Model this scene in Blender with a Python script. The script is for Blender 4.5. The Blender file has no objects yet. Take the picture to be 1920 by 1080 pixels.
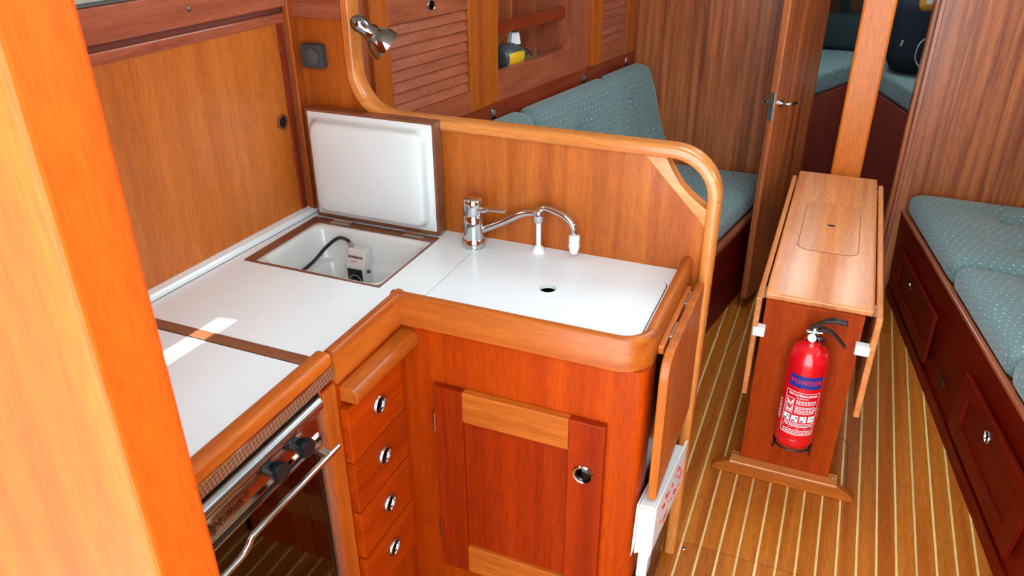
import bpy, bmesh, math, random
from mathutils import Matrix, Vector
import numpy as np

random.seed(7)
scene = bpy.context.scene
COL = scene.collection
PI = math.pi

# ------------------------------------------------------------------ camera
F_PX, PITCH, YAW, ROLL = 1465.3, 0.486722, 0.4001779, 0.00606161
CAM_H = 1.62
cd = bpy.data.cameras.new('camera')
cam = bpy.data.objects.new('camera', cd)
COL.objects.link(cam)
cd.sensor_width = 36.0
cd.lens = F_PX / 1920 * 36.0
cd.clip_start = 0.02
_fw = Vector((-math.sin(YAW) * math.cos(PITCH), math.cos(YAW) * math.cos(PITCH), -math.sin(PITCH)))
_rt = Vector((math.cos(YAW), math.sin(YAW), 0))
_dn = _fw.cross(_rt)
_c, _s = math.cos(ROLL), math.sin(ROLL)
_r2 = _c * _rt + _s * _dn
_d2 = -_s * _rt + _c * _dn
_m = Matrix((( _r2.x, -_d2.x, -_fw.x, 0), (_r2.y, -_d2.y, -_fw.y, 0), (_r2.z, -_d2.z, -_fw.z, CAM_H), (0, 0, 0, 1)))
cam.matrix_world = _m
cd.dof.use_dof = True
cd.dof.focus_distance = 2.1
cd.dof.aperture_fstop = 9.0
scene.camera = cam

# ------------------------------------------------------------------ world, sun, openings
w = bpy.data.worlds.new('sky')
scene.world = w
w.use_nodes = True
_bg = w.node_tree.nodes['Background']
_bg.inputs['Color'].default_value = (0.71, 0.955, 1.07, 1)
_bg.inputs['Strength'].default_value = 7.6

sd = bpy.data.lights.new('sun', 'SUN')
sd.energy = 15.0
sd.angle = math.radians(0.6)
sd.color = (0.95, 0.97, 0.92)
sun = bpy.data.objects.new('sun', sd)
COL.objects.link(sun)
SUN_DIR = Vector((1.0, 0.12, -3.2)).normalized()
sun.rotation_euler = SUN_DIR.to_track_quat('-Z', 'Y').to_euler()
sun.location = (0, -3, 5)

def portal(loc, rot, sx, sy):
    d = bpy.data.lights.new('daylight_opening', 'AREA')
    d.shape = 'RECTANGLE'
    d.size, d.size_y = sx, sy
    d.cycles.is_portal = True
    o = bpy.data.objects.new('daylight_opening', d)
    COL.objects.link(o)
    o.location = loc
    o.rotation_euler = rot
portal((0, 0.02, 1.93), (0, 0, 0), 1.1, 1.24)                      # companionway slide, overhead
portal((0, -0.62, 1.35), (PI / 2, 0, 0), 1.1, 1.2)                 # companionway, aft
portal((1.13, 2.0, 1.6), (0, PI / 2, 0), 0.26, 2.0)                # added starboard window openings

scene.view_settings.view_transform = 'Standard'
scene.view_settings.look = 'None'
scene.view_settings.gamma = 1.0
scene.view_settings.use_curve_mapping = False
scene.view_settings.exposure = 0.0
scene.cycles.use_denoising = True
scene.cycles.max_bounces = 10
scene.cycles.diffuse_bounces = 6
scene.cycles.sample_clamp_indirect = 6.0
scene.cycles.caustics_reflective = False
scene.cycles.caustics_refractive = False

# ------------------------------------------------------------------ materials
def lin(c):
    return tuple(((v / 255) / 12.92 if v / 255 <= 0.04045 else ((v / 255 + 0.055) / 1.055) ** 2.4) for v in c) + (1.0,)

MATS = {}
def newmat(name):
    m = bpy.data.materials.new(name)
    m.use_nodes = True
    nt = m.node_tree
    b = nt.nodes['Principled BSDF']
    return m, nt, b

def plain(name, rgb, rough=0.5, metal=0.0, coat=0.0, noise=0.0, nscale=40.0, bump=0.0, ior=1.45):
    if name in MATS:
        return MATS[name]
    m, nt, b = newmat(name)
    b.inputs['Roughness'].default_value = rough
    b.inputs['Metallic'].default_value = metal
    b.inputs['Coat Weight'].default_value = coat
    b.inputs['Coat Roughness'].default_value = 0.08
    b.inputs['IOR'].default_value = ior
    c = lin(rgb)
    tc = nt.nodes.new('ShaderNodeTexCoord')
    nz = nt.nodes.new('ShaderNodeTexNoise')
    nz.inputs['Scale'].default_value = nscale
    nz.inputs['Detail'].default_value = 3
    nt.links.new(tc.outputs['Object'], nz.inputs['Vector'])
    cr = nt.nodes.new('ShaderNodeValToRGB')
    k = noise
    cr.color_ramp.elements[0].position = 0.3
    cr.color_ramp.elements[1].position = 0.7
    cr.color_ramp.elements[0].color = tuple(max(0, v * (1 - k)) for v in c[:3]) + (1,)
    cr.color_ramp.elements[1].color = tuple(min(1, v * (1 + k)) for v in c[:3]) + (1,)
    nt.links.new(nz.outputs['Fac'], cr.inputs['Fac'])
    nt.links.new(cr.outputs['Color'], b.inputs['Base Color'])
    if bump:
        bp = nt.nodes.new('ShaderNodeBump')
        bp.inputs['Strength'].default_value = bump
        bp.inputs['Distance'].default_value = 0.001
        nt.links.new(nz.outputs['Fac'], bp.inputs['Height'])
        nt.links.new(bp.outputs['Normal'], b.inputs['Normal'])
    MATS[name] = m
    return m

WOODS = {  # dark, light, roughness, coat, stripe scale, specular
    'panel':  ((160, 70, 13), (194, 98, 28), 0.38, 0.10, 34, 0.35),
    'side':   ((188, 96, 30), (208, 116, 44), 0.36, 0.14, 26, 0.4),
    'cab':    ((152, 44, 1), (178, 62, 2), 0.38, 0.06, 34, 0.16),
    'cabdoor': ((128, 29, 1), (152, 42, 2), 0.38, 0.06, 34, 0.16),
    'light':  ((206, 112, 44), (228, 142, 70), 0.28, 0.40, 30, 0.5),
    'mast':   ((212, 104, 30), (226, 122, 42), 0.34, 0.12, 30, 0.3),
    'bulk':   ((128, 58, 28), (198, 110, 60), 0.33, 0.24, 44, 0.4),
    'red':    ((152, 72, 46), (182, 98, 66), 0.30, 0.40, 30, 0.5),
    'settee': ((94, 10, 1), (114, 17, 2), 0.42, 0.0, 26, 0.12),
    'plank':  ((164, 78, 18), (196, 110, 34), 0.34, 0.06, 28, 0.22),
    'holly':  ((228, 182, 112), (242, 204, 140), 0.34, 0.15, 40, 0.3),
    'table':  ((200, 108, 52), (230, 146, 84), 0.26, 0.22, 30, 0.5),
    'post':   ((200, 66, 7), (214, 86, 15), 0.5, 0.04, 14, 0.2),
    'brown':  ((112, 62, 38), (136, 82, 54), 0.30, 0.30, 40, 0.5),
    'mahog':  ((128, 42, 18), (150, 58, 28), 0.32, 0.15, 28, 0.3),
    'berth':  ((168, 74, 60), (184, 86, 72), 0.5, 0.0, 20, 0.2),
}
def wood(kind, axis='z'):
    key = 'wood_%s_%s' % (kind, axis)
    if key in MATS:
        return MATS[key]
    c1, c2, rough, coat, sc, spec = WOODS[kind]
    m, nt, b = newmat(key)
    N, L = nt.nodes, nt.links
    tc = N.new('ShaderNodeTexCoord')
    oi = N.new('ShaderNodeObjectInfo')
    add = N.new('ShaderNodeVectorMath'); add.operation = 'ADD'
    sc3 = N.new('ShaderNodeVectorMath'); sc3.operation = 'SCALE'
    comb = N.new('ShaderNodeCombineXYZ')
    for i in range(3):
        L.new(oi.outputs['Random'], comb.inputs[i])
    L.new(comb.outputs[0], sc3.inputs[0]); sc3.inputs['Scale'].default_value = 7.0
    L.new(tc.outputs['Object'], add.inputs[0]); L.new(sc3.outputs[0], add.inputs[1])
    mp = N.new('ShaderNodeMapping')
    s = [1.0, 1.0, 1.0]
    s['xyz'.index(axis)] = 0.035
    mp.inputs['Scale'].default_value = s
    L.new(add.outputs[0], mp.inputs['Vector'])
    n1 = N.new('ShaderNodeTexNoise')
    n1.inputs['Scale'].default_value = sc
    n1.inputs['Detail'].default_value = 5
    n1.inputs['Roughness'].default_value = 0.55
    n1.inputs['Distortion'].default_value = 0.25
    L.new(mp.outputs[0], n1.inputs['Vector'])
    cr = N.new('ShaderNodeValToRGB')
    cr.color_ramp.elements[0].position = 0.32
    cr.color_ramp.elements[1].position = 0.68
    cr.color_ramp.elements[0].color = lin(c1)
    cr.color_ramp.elements[1].color = lin(c2)
    L.new(n1.outputs['Fac'], cr.inputs['Fac'])
    # fine pores
    mp2 = N.new('ShaderNodeMapping')
    s2 = [1.0, 1.0, 1.0]
    s2['xyz'.index(axis)] = 0.06
    mp2.inputs['Scale'].default_value = s2
    L.new(add.outputs[0], mp2.inputs['Vector'])
    n2 = N.new('ShaderNodeTexNoise')
    n2.inputs['Scale'].default_value = 420
    n2.inputs['Detail'].default_value = 2
    L.new(mp2.outputs[0], n2.inputs['Vector'])
    r2 = N.new('ShaderNodeMapRange')
    r2.inputs['From Min'].default_value = 0.35
    r2.inputs['From Max'].default_value = 0.6
    r2.inputs['To Min'].default_value = 0.78
    r2.inputs['To Max'].default_value = 1.03
    L.new(n2.outputs['Fac'], r2.inputs['Value'])
    mul = N.new('ShaderNodeMix'); mul.data_type = 'RGBA'; mul.blend_type = 'MULTIPLY'
    mul.inputs['Factor'].default_value = 1.0
    L.new(cr.outputs['Color'], mul.inputs['A']); L.new(r2.outputs[0], mul.inputs['B'])
    # broad board to board tone
    n3 = N.new('ShaderNodeTexNoise')
    n3.inputs['Scale'].default_value = 6
    L.new(mp.outputs[0], n3.inputs['Vector'])
    r3 = N.new('ShaderNodeMapRange')
    r3.inputs['From Min'].default_value = 0.3
    r3.inputs['From Max'].default_value = 0.7
    r3.inputs['To Min'].default_value = 0.9
    r3.inputs['To Max'].default_value = 1.1
    L.new(n3.outputs['Fac'], r3.inputs['Value'])
    hsv = N.new('ShaderNodeHueSaturation')
    L.new(mul.outputs['Result'], hsv.inputs['Color']); L.new(r3.outputs[0], hsv.inputs['Value'])
    L.new(hsv.outputs[0], b.inputs['Base Color'])
    b.inputs['Roughness'].default_value = rough
    b.inputs['Coat Weight'].default_value = coat
    b.inputs['Coat Roughness'].default_value = 0.18
    b.inputs['Specular IOR Level'].default_value = spec
    MATS[key] = m
    return m

def fabric(name='teal_fabric', base=(107, 129, 129), dot=(200, 214, 206), spacing=0.026, uv=True):
    if name in MATS:
        return MATS[name]
    m, nt, b = newmat(name)
    N, L = nt.nodes, nt.links
    tc = N.new('ShaderNodeTexCoord')
    if uv:
        src = tc.outputs['UV']
    else:
        vr = N.new('ShaderNodeVectorMath'); vr.operation = 'DOT_PRODUCT'; vr.inputs[1].default_value = (1, 0, 0.8)
        vr2 = N.new('ShaderNodeVectorMath'); vr2.operation = 'DOT_PRODUCT'; vr2.inputs[1].default_value = (0, 1, 0.8)
        cx_ = N.new('ShaderNodeCombineXYZ')
        L.new(tc.outputs['Object'], vr.inputs[0]); L.new(tc.outputs['Object'], vr2.inputs[0])
        L.new(vr.outputs['Value'], cx_.inputs[0]); L.new(vr2.outputs['Value'], cx_.inputs[1])
        src = cx_.outputs[0]
    jn = N.new('ShaderNodeTexNoise'); jn.inputs['Scale'].default_value = 22
    L.new(src, jn.inputs['Vector'])
    jm = N.new('ShaderNodeVectorMath'); jm.operation = 'MULTIPLY_ADD'
    jm.inputs[1].default_value = (0.022, 0.022, 0)
    L.new(jn.outputs['Color'], jm.inputs[0]); L.new(src, jm.inputs[2])
    def lattice(off, r):
        mp = N.new('ShaderNodeMapping')
        mp.inputs['Scale'].default_value = (1 / spacing, 0.58 / spacing, 1)
        mp.inputs['Location'].default_value = (off, off, 0)
        L.new(jm.outputs[0], mp.inputs['Vector'])
        fr = N.new('ShaderNodeVectorMath'); fr.operation = 'FRACTION'
        L.new(mp.outputs[0], fr.inputs[0])
        sb = N.new('ShaderNodeVectorMath'); sb.operation = 'SUBTRACT'
        sb.inputs[1].default_value = (0.5, 0.5, 0)
        L.new(fr.outputs[0], sb.inputs[0])
        ml = N.new('ShaderNodeVectorMath'); ml.operation = 'MULTIPLY'
        ml.inputs[1].default_value = (1, 1 / 0.58, 0)
        L.new(sb.outputs[0], ml.inputs[0])
        ln = N.new('ShaderNodeVectorMath'); ln.operation = 'LENGTH'
        L.new(ml.outputs[0], ln.inputs[0])
        mr = N.new('ShaderNodeMapRange')
        mr.inputs['From Min'].default_value = r
        mr.inputs['From Max'].default_value = r * 0.7
        L.new(ln.outputs['Value'], mr.inputs['Value'])
        return mr.outputs[0]
    a, c = lattice(0.0, 0.118), lattice(0.5, 0.118)
    mx = N.new('ShaderNodeMath'); mx.operation = 'MAXIMUM'
    L.new(a, mx.inputs[0]); L.new(c, mx.inputs[1])
    wn = N.new('ShaderNodeTexNoise'); wn.inputs['Scale'].default_value = 260; wn.inputs['Detail'].default_value = 4
    L.new(src, wn.inputs['Vector'])
    cr = N.new('ShaderNodeValToRGB')
    k = lin(base)
    cr.color_ramp.elements[0].position = 0.3; cr.color_ramp.elements[1].position = 0.7
    cr.color_ramp.elements[0].color = tuple(v * 0.72 for v in k[:3]) + (1,)
    cr.color_ramp.elements[1].color = tuple(v * 1.25 for v in k[:3]) + (1,)
    L.new(wn.outputs['Fac'], cr.inputs['Fac'])
    dn = N.new('ShaderNodeTexNoise'); dn.inputs['Scale'].default_value = 48
    L.new(src, dn.inputs['Vector'])
    dr_ = N.new('ShaderNodeMapRange'); dr_.inputs['From Min'].default_value = 0.36; dr_.inputs['From Max'].default_value = 0.62; dr_.inputs['To Min'].default_value = 0.3
    L.new(dn.outputs['Fac'], dr_.inputs['Value'])
    dm = N.new('ShaderNodeMath'); dm.operation = 'MULTIPLY'
    L.new(mx.outputs[0], dm.inputs[0]); L.new(dr_.outputs[0], dm.inputs[1])
    mix = N.new('ShaderNodeMix'); mix.data_type = 'RGBA'
    L.new(dm.outputs[0], mix.inputs['Factor'])
    L.new(cr.outputs['Color'], mix.inputs['A']); mix.inputs['B'].default_value = lin(dot)
    L.new(mix.outputs['Result'], b.inputs['Base Color'])
    b.inputs['Roughness'].default_value = 0.9
    b.inputs['Specular IOR Level'].default_value = 0.15
    b.inputs['Sheen Weight'].default_value = 0.3
    bp = N.new('ShaderNodeBump'); bp.inputs['Strength'].default_value = 0.35; bp.inputs['Distance'].default_value = 0.002
    L.new(wn.outputs['Fac'], bp.inputs['Height']); L.new(bp.outputs['Normal'], b.inputs['Normal'])
    MATS[name] = m
    return m

def weave(name):
    if name in MATS:
        return MATS[name]
    m, nt, b = newmat(name)
    N, L = nt.nodes, nt.links
    tc = N.new('ShaderNodeTexCoord')
    mp = N.new('ShaderNodeMapping'); mp.inputs['Scale'].default_value = (180, 180, 180)
    mp.inputs['Rotation'].default_value = (0.6, 0, 0)
    L.new(tc.outputs['Object'], mp.inputs['Vector'])
    ck = N.new('ShaderNodeTexChecker'); ck.inputs['Scale'].default_value = 1.0
    ck.inputs['Color1'].default_value = lin((150, 104, 76)); ck.inputs['Color2'].default_value = lin((96, 62, 46))
    L.new(mp.outputs[0], ck.inputs['Vector']); L.new(ck.outputs['Color'], b.inputs['Base Color'])
    b.inputs['Roughness'].default_value = 0.4
    MATS[name] = m
    return m

def glass_dark(name):
    if name in MATS:
        return MATS[name]
    m = bpy.data.materials.new(name); m.use_nodes = True
    nt = m.node_tree; nt.nodes.clear()
    out = nt.nodes.new('ShaderNodeOutputMaterial'); mx = nt.nodes.new('ShaderNodeMixShader')
    tr = nt.nodes.new('ShaderNodeBsdfTransparent'); gs = nt.nodes.new('ShaderNodeBsdfGlossy'); fr = nt.nodes.new('ShaderNodeFresnel')
    tr.inputs['Color'].default_value = (0.88, 0.82, 0.76, 1)
    gs.inputs['Color'].default_value = (0.9, 0.8, 0.75, 1); gs.inputs['Roughness'].default_value = 0.03
    fr.inputs['IOR'].default_value = 1.5
    nt.links.new(fr.outputs[0], mx.inputs[0]); nt.links.new(tr.outputs[0], mx.inputs[1]); nt.links.new(gs.outputs[0], mx.inputs[2])
    nt.links.new(mx.outputs[0], out.inputs['Surface'])
    MATS[name] = m
    return m

CHROME = plain('chrome', (205, 208, 210), 0.09, 1.0)
STEEL = plain('brushed_steel', (170, 172, 172), 0.24, 1.0, noise=0.06, nscale=90)
MIRROR_TINT = plain('mirror_panel', (176, 150, 132), 0.16, 1.0)  # stainless panel; brown tint stands in for the wood it reflects
WHITE = plain('white_laminate', (234, 240, 242), 0.30, coat=0.2, noise=0.01)
GELCOAT = plain('white_gelcoat', (218, 218, 215), 0.22, coat=0.5, noise=0.01)
CREAM = plain('cream_liner', (214, 208, 192), 0.6, noise=0.02)
BLACKP = plain('black_plastic', (22, 23, 25), 0.28)
DARKP = plain('charcoal_plastic', (62, 64, 66), 0.42)
SEAM = plain('dark_seam', (70, 62, 58), 0.8)
WHITEP = plain('white_plastic', (232, 230, 228), 0.35)
REDP = plain('red_enamel', (214, 14, 24), 0.22, coat=0.6)
BLUEP = plain('blue_print', (36, 44, 128), 0.4)
WPRINT = plain('white_print', (238, 232, 232), 0.45)
RPRINT = plain('red_print', (206, 44, 60), 0.45)
PAPER = plain('white_paper', (228, 224, 220), 0.6, noise=0.03)
NAVY = plain('navy_canvas', (20, 26, 38), 0.8, noise=0.2, nscale=120)
FAB = fabric()
FABO = fabric('teal_berth_fabric', uv=False)

# ------------------------------------------------------------------ mesh helpers
class MB:
    def __init__(s):
        s.v, s.f, s.sm, s.uv = [], [], [], None
    def add(s, vs, fs, smooth=False):
        o = len(s.v)
        s.v += [tuple(map(float, p)) for p in vs]
        s.f += [tuple(i + o for i in f) for f in fs]
        s.sm += [smooth] * len(fs)
        return s
    def hexa(s, p):   # p: 4 bottom (ccw from above) then 4 top
        return s.add(p, [(3, 2, 1, 0), (4, 5, 6, 7), (0, 1, 5, 4), (1, 2, 6, 5), (2, 3, 7, 6), (3, 0, 4, 7)])
    def box(s, x0, x1, y0, y1, z0, z1):
        x0, x1 = min(x0, x1), max(x0, x1); y0, y1 = min(y0, y1), max(y0, y1); z0, z1 = min(z0, z1), max(z0, z1)
        return s.hexa([(x0, y0, z0), (x1, y0, z0), (x1, y1, z0), (x0, y1, z0), (x0, y0, z1), (x1, y0, z1), (x1, y1, z1), (x0, y1, z1)])
    def prism(s, poly, axis, a, b, smooth=False):
        n = len(poly)
        def P(p, t):
            if axis == 'z': return (p[0], p[1], t)
            if axis == 'y': return (p[0], t, p[1])
            return (t, p[0], p[1])
        vs = [P(p, a) for p in poly] + [P(p, b) for p in poly]
        fs = [tuple(range(n - 1, -1, -1)), tuple(range(n, 2 * n))]
        o = len(s.v)
        s.add(vs, fs)
        s.f += [tuple(k + o for k in (i, (i + 1) % n, n + (i + 1) % n, n + i)) for i in range(n)]
        s.sm += [smooth] * n
        return s
    def loft(s, loops, cap0=True, cap1=True, smooth=True, closed=True):
        n = len(loops[0]); o = len(s.v)
        for lp in loops:
            s.v += [tuple(map(float, p)) for p in lp]
        for k in range(len(loops) - 1):
            for i in range(n if closed else n - 1):
                j = (i + 1) % n
                s.f.append((o + k * n + i, o + k * n + j, o + (k + 1) * n + j, o + (k + 1) * n + i)); s.sm.append(smooth)
        if cap0: s.f.append(tuple(o + i for i in range(n - 1, -1, -1))); s.sm.append(False)
        if cap1: s.f.append(tuple(o + (len(loops) - 1) * n + i for i in range(n))); s.sm.append(False)
        return s
    def lathe(s, prof, c, axis=(0, 0, 1), n=24, cap0=True, cap1=True):
        a = Vector(axis).normalized()
        t = Vector((1, 0, 0)) if abs(a.x) < 0.9 else Vector((0, 1, 0))
        u = a.cross(t).normalized(); v = a.cross(u)
        c = Vector(c)
        loops = []
        for r, h in prof:
            loops.append([c + a * h + (u * math.cos(2 * PI * i / n) + v * math.sin(2 * PI * i / n)) * max(r, 1e-5) for i in range(n)])
        return s.loft(loops, cap0, cap1)
    def cyl(s, p0, p1, r0, r1=None, n=20):
        p0, p1 = Vector(p0), Vector(p1)
        d = p1 - p0
        return s.lathe([(r0, 0), (r0 if r1 is None else r1, d.length)], p0, d, n)
    def tube(s, path, r, n=12, cap=True):
        P = [Vector(p) for p in path]
        R = r if isinstance(r, (list, tuple)) else [r] * len(P)
        loops = []
        up = None
        for i, p in enumerate(P):
            d = (P[min(i + 1, len(P) - 1)] - P[max(i - 1, 0)]).normalized()
            if up is None:
                t = Vector((0, 0, 1)) if abs(d.z) < 0.9 else Vector((1, 0, 0))
                up = (t - d * t.dot(d)).normalized()
            else:
                up = (up - d * up.dot(d)).normalized()
            v = d.cross(up)
            loops.append([p + (up * math.cos(2 * PI * k / n) + v * math.sin(2 * PI * k / n)) * R[i] for k in range(n)])
        return s.loft(loops, cap, cap)
    def sweep(s, path, section, plane='xy', smooth=True):
        """path: 2D pts in plane; section: closed list of (normal offset, third coordinate)."""
        n = len(path); loops = []
        for i, p in enumerate(path):
            a = Vector(path[max(i - 1, 0)]); b = Vector(path[min(i + 1, n - 1)]); p = Vector(p)
            d0 = (p - a).normalized() if i > 0 else (b - p).normalized()
            d1 = (b - p).normalized() if i < n - 1 else d0
            n0 = Vector((-d0.y, d0.x)); n1 = Vector((-d1.y, d1.x))
            nn = (n0 + n1).normalized()
            k = 1 / max(0.3, nn.dot(n0))
            lp = []
            for o, t in section:
                q = p + nn * o * k
                lp.append((q.x, q.y, t) if plane == 'xy' else (q.x, t, q.y))
            loops.append(lp)
        return s.loft(loops, smooth=smooth)
    def build(s, name, mat, parent=None, bevel=0.0, seg=2, smooth=False):
        me = bpy.data.meshes.new(name)
        me.from_pydata(s.v, [], s.f)
        me.polygons.foreach_set('use_smooth', [bool(x) or smooth for x in s.sm])
        if s.uv is not None:
            ul = me.uv_layers.new(name='UVMap')
            for lp in me.loops:
                pass
            k = 0
            for p in me.polygons:
                for li in p.loop_indices:
                    ul.data[li].uv = s.uv[k]; k += 1
        bm = bmesh.new(); bm.from_mesh(me)
        bmesh.ops.recalc_face_normals(bm, faces=bm.faces)
        bm.to_mesh(me); bm.free()
        me.update()
        if mat is not None:
            me.materials.append(mat)
        o = bpy.data.objects.new(name, me)
        COL.objects.link(o)
        if parent is not None:
            attach(o, parent)
        if bevel:
            md = o.modifiers.new('bevel', 'BEVEL')
            md.width = bevel; md.segments = seg; md.limit_method = 'ANGLE'; md.angle_limit = math.radians(40)
            md.harden_normals = False
        if any(s.sm) or smooth:
            try:
                me.set_sharp_from_angle(angle=math.radians(42))
            except Exception:
                pass
        return o

ORIGIN = {}
def attach(o, parent):
    o.parent = parent
    k = ORIGIN.get(parent.name)
    if k is None:
        q = parent
        while q.parent is not None and q.name not in ORIGIN:
            q = q.parent
        # parts sit at identity in world space, so a sub-part needs no correction
        return
    o.matrix_parent_inverse = Matrix.Translation(-Vector(k))

def thing(name, label, cat, loc, group=None, kind=None):
    o = bpy.data.objects.new(name, None)
    o.empty_display_size = 0.05
    COL.objects.link(o)
    o.location = loc
    ORIGIN[o.name] = tuple(loc)
    if label: o['label'] = label
    if cat: o['category'] = cat
    if group: o['group'] = group
    if kind: o['kind'] = kind
    return o
def tag(o, label, cat, group=None, kind=None):
    o['label'] = label; o['category'] = cat
    if group: o['group'] = group
    if kind: o['kind'] = kind
    return o
def struct(o, label=None):
    o['kind'] = 'structure'
    if label: o['label'] = label
    return o

def box(name, mat, parent, x0, x1, y0, y1, z0, z1, bevel=0.0, seg=2):
    return MB().box(x0, x1, y0, y1, z0, z1).build(name, mat, parent, bevel, seg)

def arc(cx, cy, r, a0, a1, n=10):
    return [(cx + r * math.cos(math.radians(a0 + (a1 - a0) * i / n)), cy + r * math.sin(math.radians(a0 + (a1 - a0) * i / n))) for i in range(n + 1)]
def rrect(x0, x1, y0, y1, r, n=6):
    return arc(x1 - r, y0 + r, r, -90, 0, n) + arc(x1 - r, y1 - r, r, 0, 90, n) + arc(x0 + r, y1 - r, r, 90, 180, n) + arc(x0 + r, y0 + r, r, 180, 270, n)
def rsec(h, z0, z1, r, n=3):
    return rrect(-h, h, z0, z1, r, n)
def clip(poly, a, b, c):      # keep a*x+b*y<=c
    out = []
    for i in range(len(poly)):
        p, q = poly[i], poly[(i + 1) % len(poly)]
        dp, dq = a * p[0] + b * p[1] - c, a * q[0] + b * q[1] - c
        if dp <= 0: out.append(p)
        if dp * dq < 0:
            t = dp / (dp - dq); out.append((p[0] + t * (q[0] - p[0]), p[1] + t * (q[1] - p[1])))
    return out

def cushion(name, C8, dims, r, mat, tufts=(), parent=None, n=(18, 26, 6), crown=0.012, tuft_side='top', seed=0):
    """rounded box of real size dims mapped into the hexahedron C8 (4 bottom ccw, 4 top); tufts: (u,v) on the top."""
    lx, ly, lz = dims
    nx, ny, nz = n
    C8 = [Vector(c) for c in C8]
    rnd = random.Random(seed)
    idx = {}
    mb = MB(); uv = []
    def vert(i, j, k):
        key = (i, j, k)
        if key in idx: return idx[key]
        def remap(t):   # denser at ends
            return t
        p = Vector((i / nx * lx, j / ny * ly, k / nz * lz))
        q = Vector((min(max(p.x, r), lx - r), min(max(p.y, r), ly - r), min(max(p.z, min(r, lz / 2)), lz - min(r, lz / 2))))
        d = p - q
        if d.length > 1e-9:
            p = q + d.normalized() * min(r, lz / 2)
        u, v, t = p.x / lx, p.y / ly, p.z / lz
        if t > 0.5:
            f = (t - 0.5) * 2
            e = min(1, min(u, 1 - u) * 6) * min(1, min(v, 1 - v) * 6)
            p.z += f * crown * (e - 0.3)
            for tu, tv in tufts:
                dd = ((u - tu) * lx) ** 2 + ((v - tv) * ly) ** 2
                p.z -= f * (0.026 * math.exp(-dd / (2 * 0.022 ** 2)) + 0.026 * math.exp(-dd / (2 * 0.065 ** 2)))
            t = p.z / lz
        b = (C8[0] * (1 - u) + C8[1] * u) * (1 - v) + (C8[3] * (1 - u) + C8[2] * u) * v
        tp = (C8[4] * (1 - u) + C8[5] * u) * (1 - v) + (C8[7] * (1 - u) + C8[6] * u) * v
        idx[key] = len(mb.v)
        mb.v.append(tuple(b * (1 - t) + tp * t))
        return idx[key]
    def face(c, ax):
        mb.f.append(tuple(vert(*q) for q in c)); mb.sm.append(True)
        for (i, j, k) in c:
            x, y, z = i / nx * lx, j / ny * ly, k / nz * lz
            uv.append({'z': (x, y), 'x': (z - lz if i == 0 else lx + lz - z, y), 'y': (x, z - lz if j == 0 else ly + lz - z)}[ax])
    for i in range(nx):
        for j in range(ny):
            for k in (0, nz):
                face([(i, j, k), (i + 1, j, k), (i + 1, j + 1, k), (i, j + 1, k)], 'z')
    for j in range(ny):
        for k in range(nz):
            for i in (0, nx):
                face([(i, j, k), (i, j + 1, k), (i, j + 1, k + 1), (i, j, k + 1)], 'x')
    for i in range(nx):
        for k in range(nz):
            for j in (0, ny):
                face([(i, j, k), (i + 1, j, k), (i + 1, j, k + 1), (i, j, k + 1)], 'y')
    # uv layer in face order before normal fixing
    me = bpy.data.meshes.new(name)
    me.from_pydata(mb.v, [], mb.f)
    ul = me.uv_layers.new(name='UVMap')
    for li, c in enumerate(uv):
        ul.data[li].uv = c
    bm = bmesh.new(); bm.from_mesh(me)
    bmesh.ops.recalc_face_normals(bm, faces=bm.faces)
    bm.to_mesh(me); bm.free()
    me.polygons.foreach_set('use_smooth', [True] * len(me.polygons))
    me.materials.append(mat)
    o = bpy.data.objects.new(name, me)
    COL.objects.link(o)
    if parent is not None: attach(o, parent)
    return o

_dg = None
def text_geo(s, size, extrude=0.0, align='CENTER', bold=0.0):
    c = bpy.data.curves.new('t', 'FONT')
    c.body = s; c.size = size; c.extrude = extrude; c.align_x = align; c.align_y = 'CENTER'; c.offset = bold
    c.resolution_u = 3
    o = bpy.data.objects.new('t', c)
    COL.objects.link(o)
    bpy.context.view_layer.update()
    me = bpy.data.meshes.new_from_object(o.evaluated_get(bpy.context.evaluated_depsgraph_get()))
    vs = [tuple(v.co) for v in me.vertices]; fs = [tuple(p.vertices) for p in me.polygons]
    bpy.data.objects.remove(o); bpy.data.curves.remove(c); bpy.data.meshes.remove(me)
    return vs, fs
def text_on(mb, s, size, origin, ux, uy, bold=0.0, align='CENTER', squash=1.0, shear=0.0):
    vs, fs = text_geo(s, size, 0, align, bold)
    o, ux, uy = Vector(origin), Vector(ux), Vector(uy)
    mb.add([o + ux * (x * squash + y * shear) + uy * y for x, y, z in vs], fs)

# ================================================================== SETTING
def hull_x(y):      # galley side wall
    return -1.2385 - 0.05 * (1.585 - y)
def lock_x(y):      # saloon locker face
    return -0.8586 - 0.20 * (3.4 - y)
def port_x(y):      # port settee front
    return -0.272 + 0.18 * (y - 3.048)
def stb_b(y): return 0.3354 + 0.1624 * (3.4 - y)
def stb_t(y): return 0.3149 + 0.1886 * (3.4042 - y)

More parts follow.
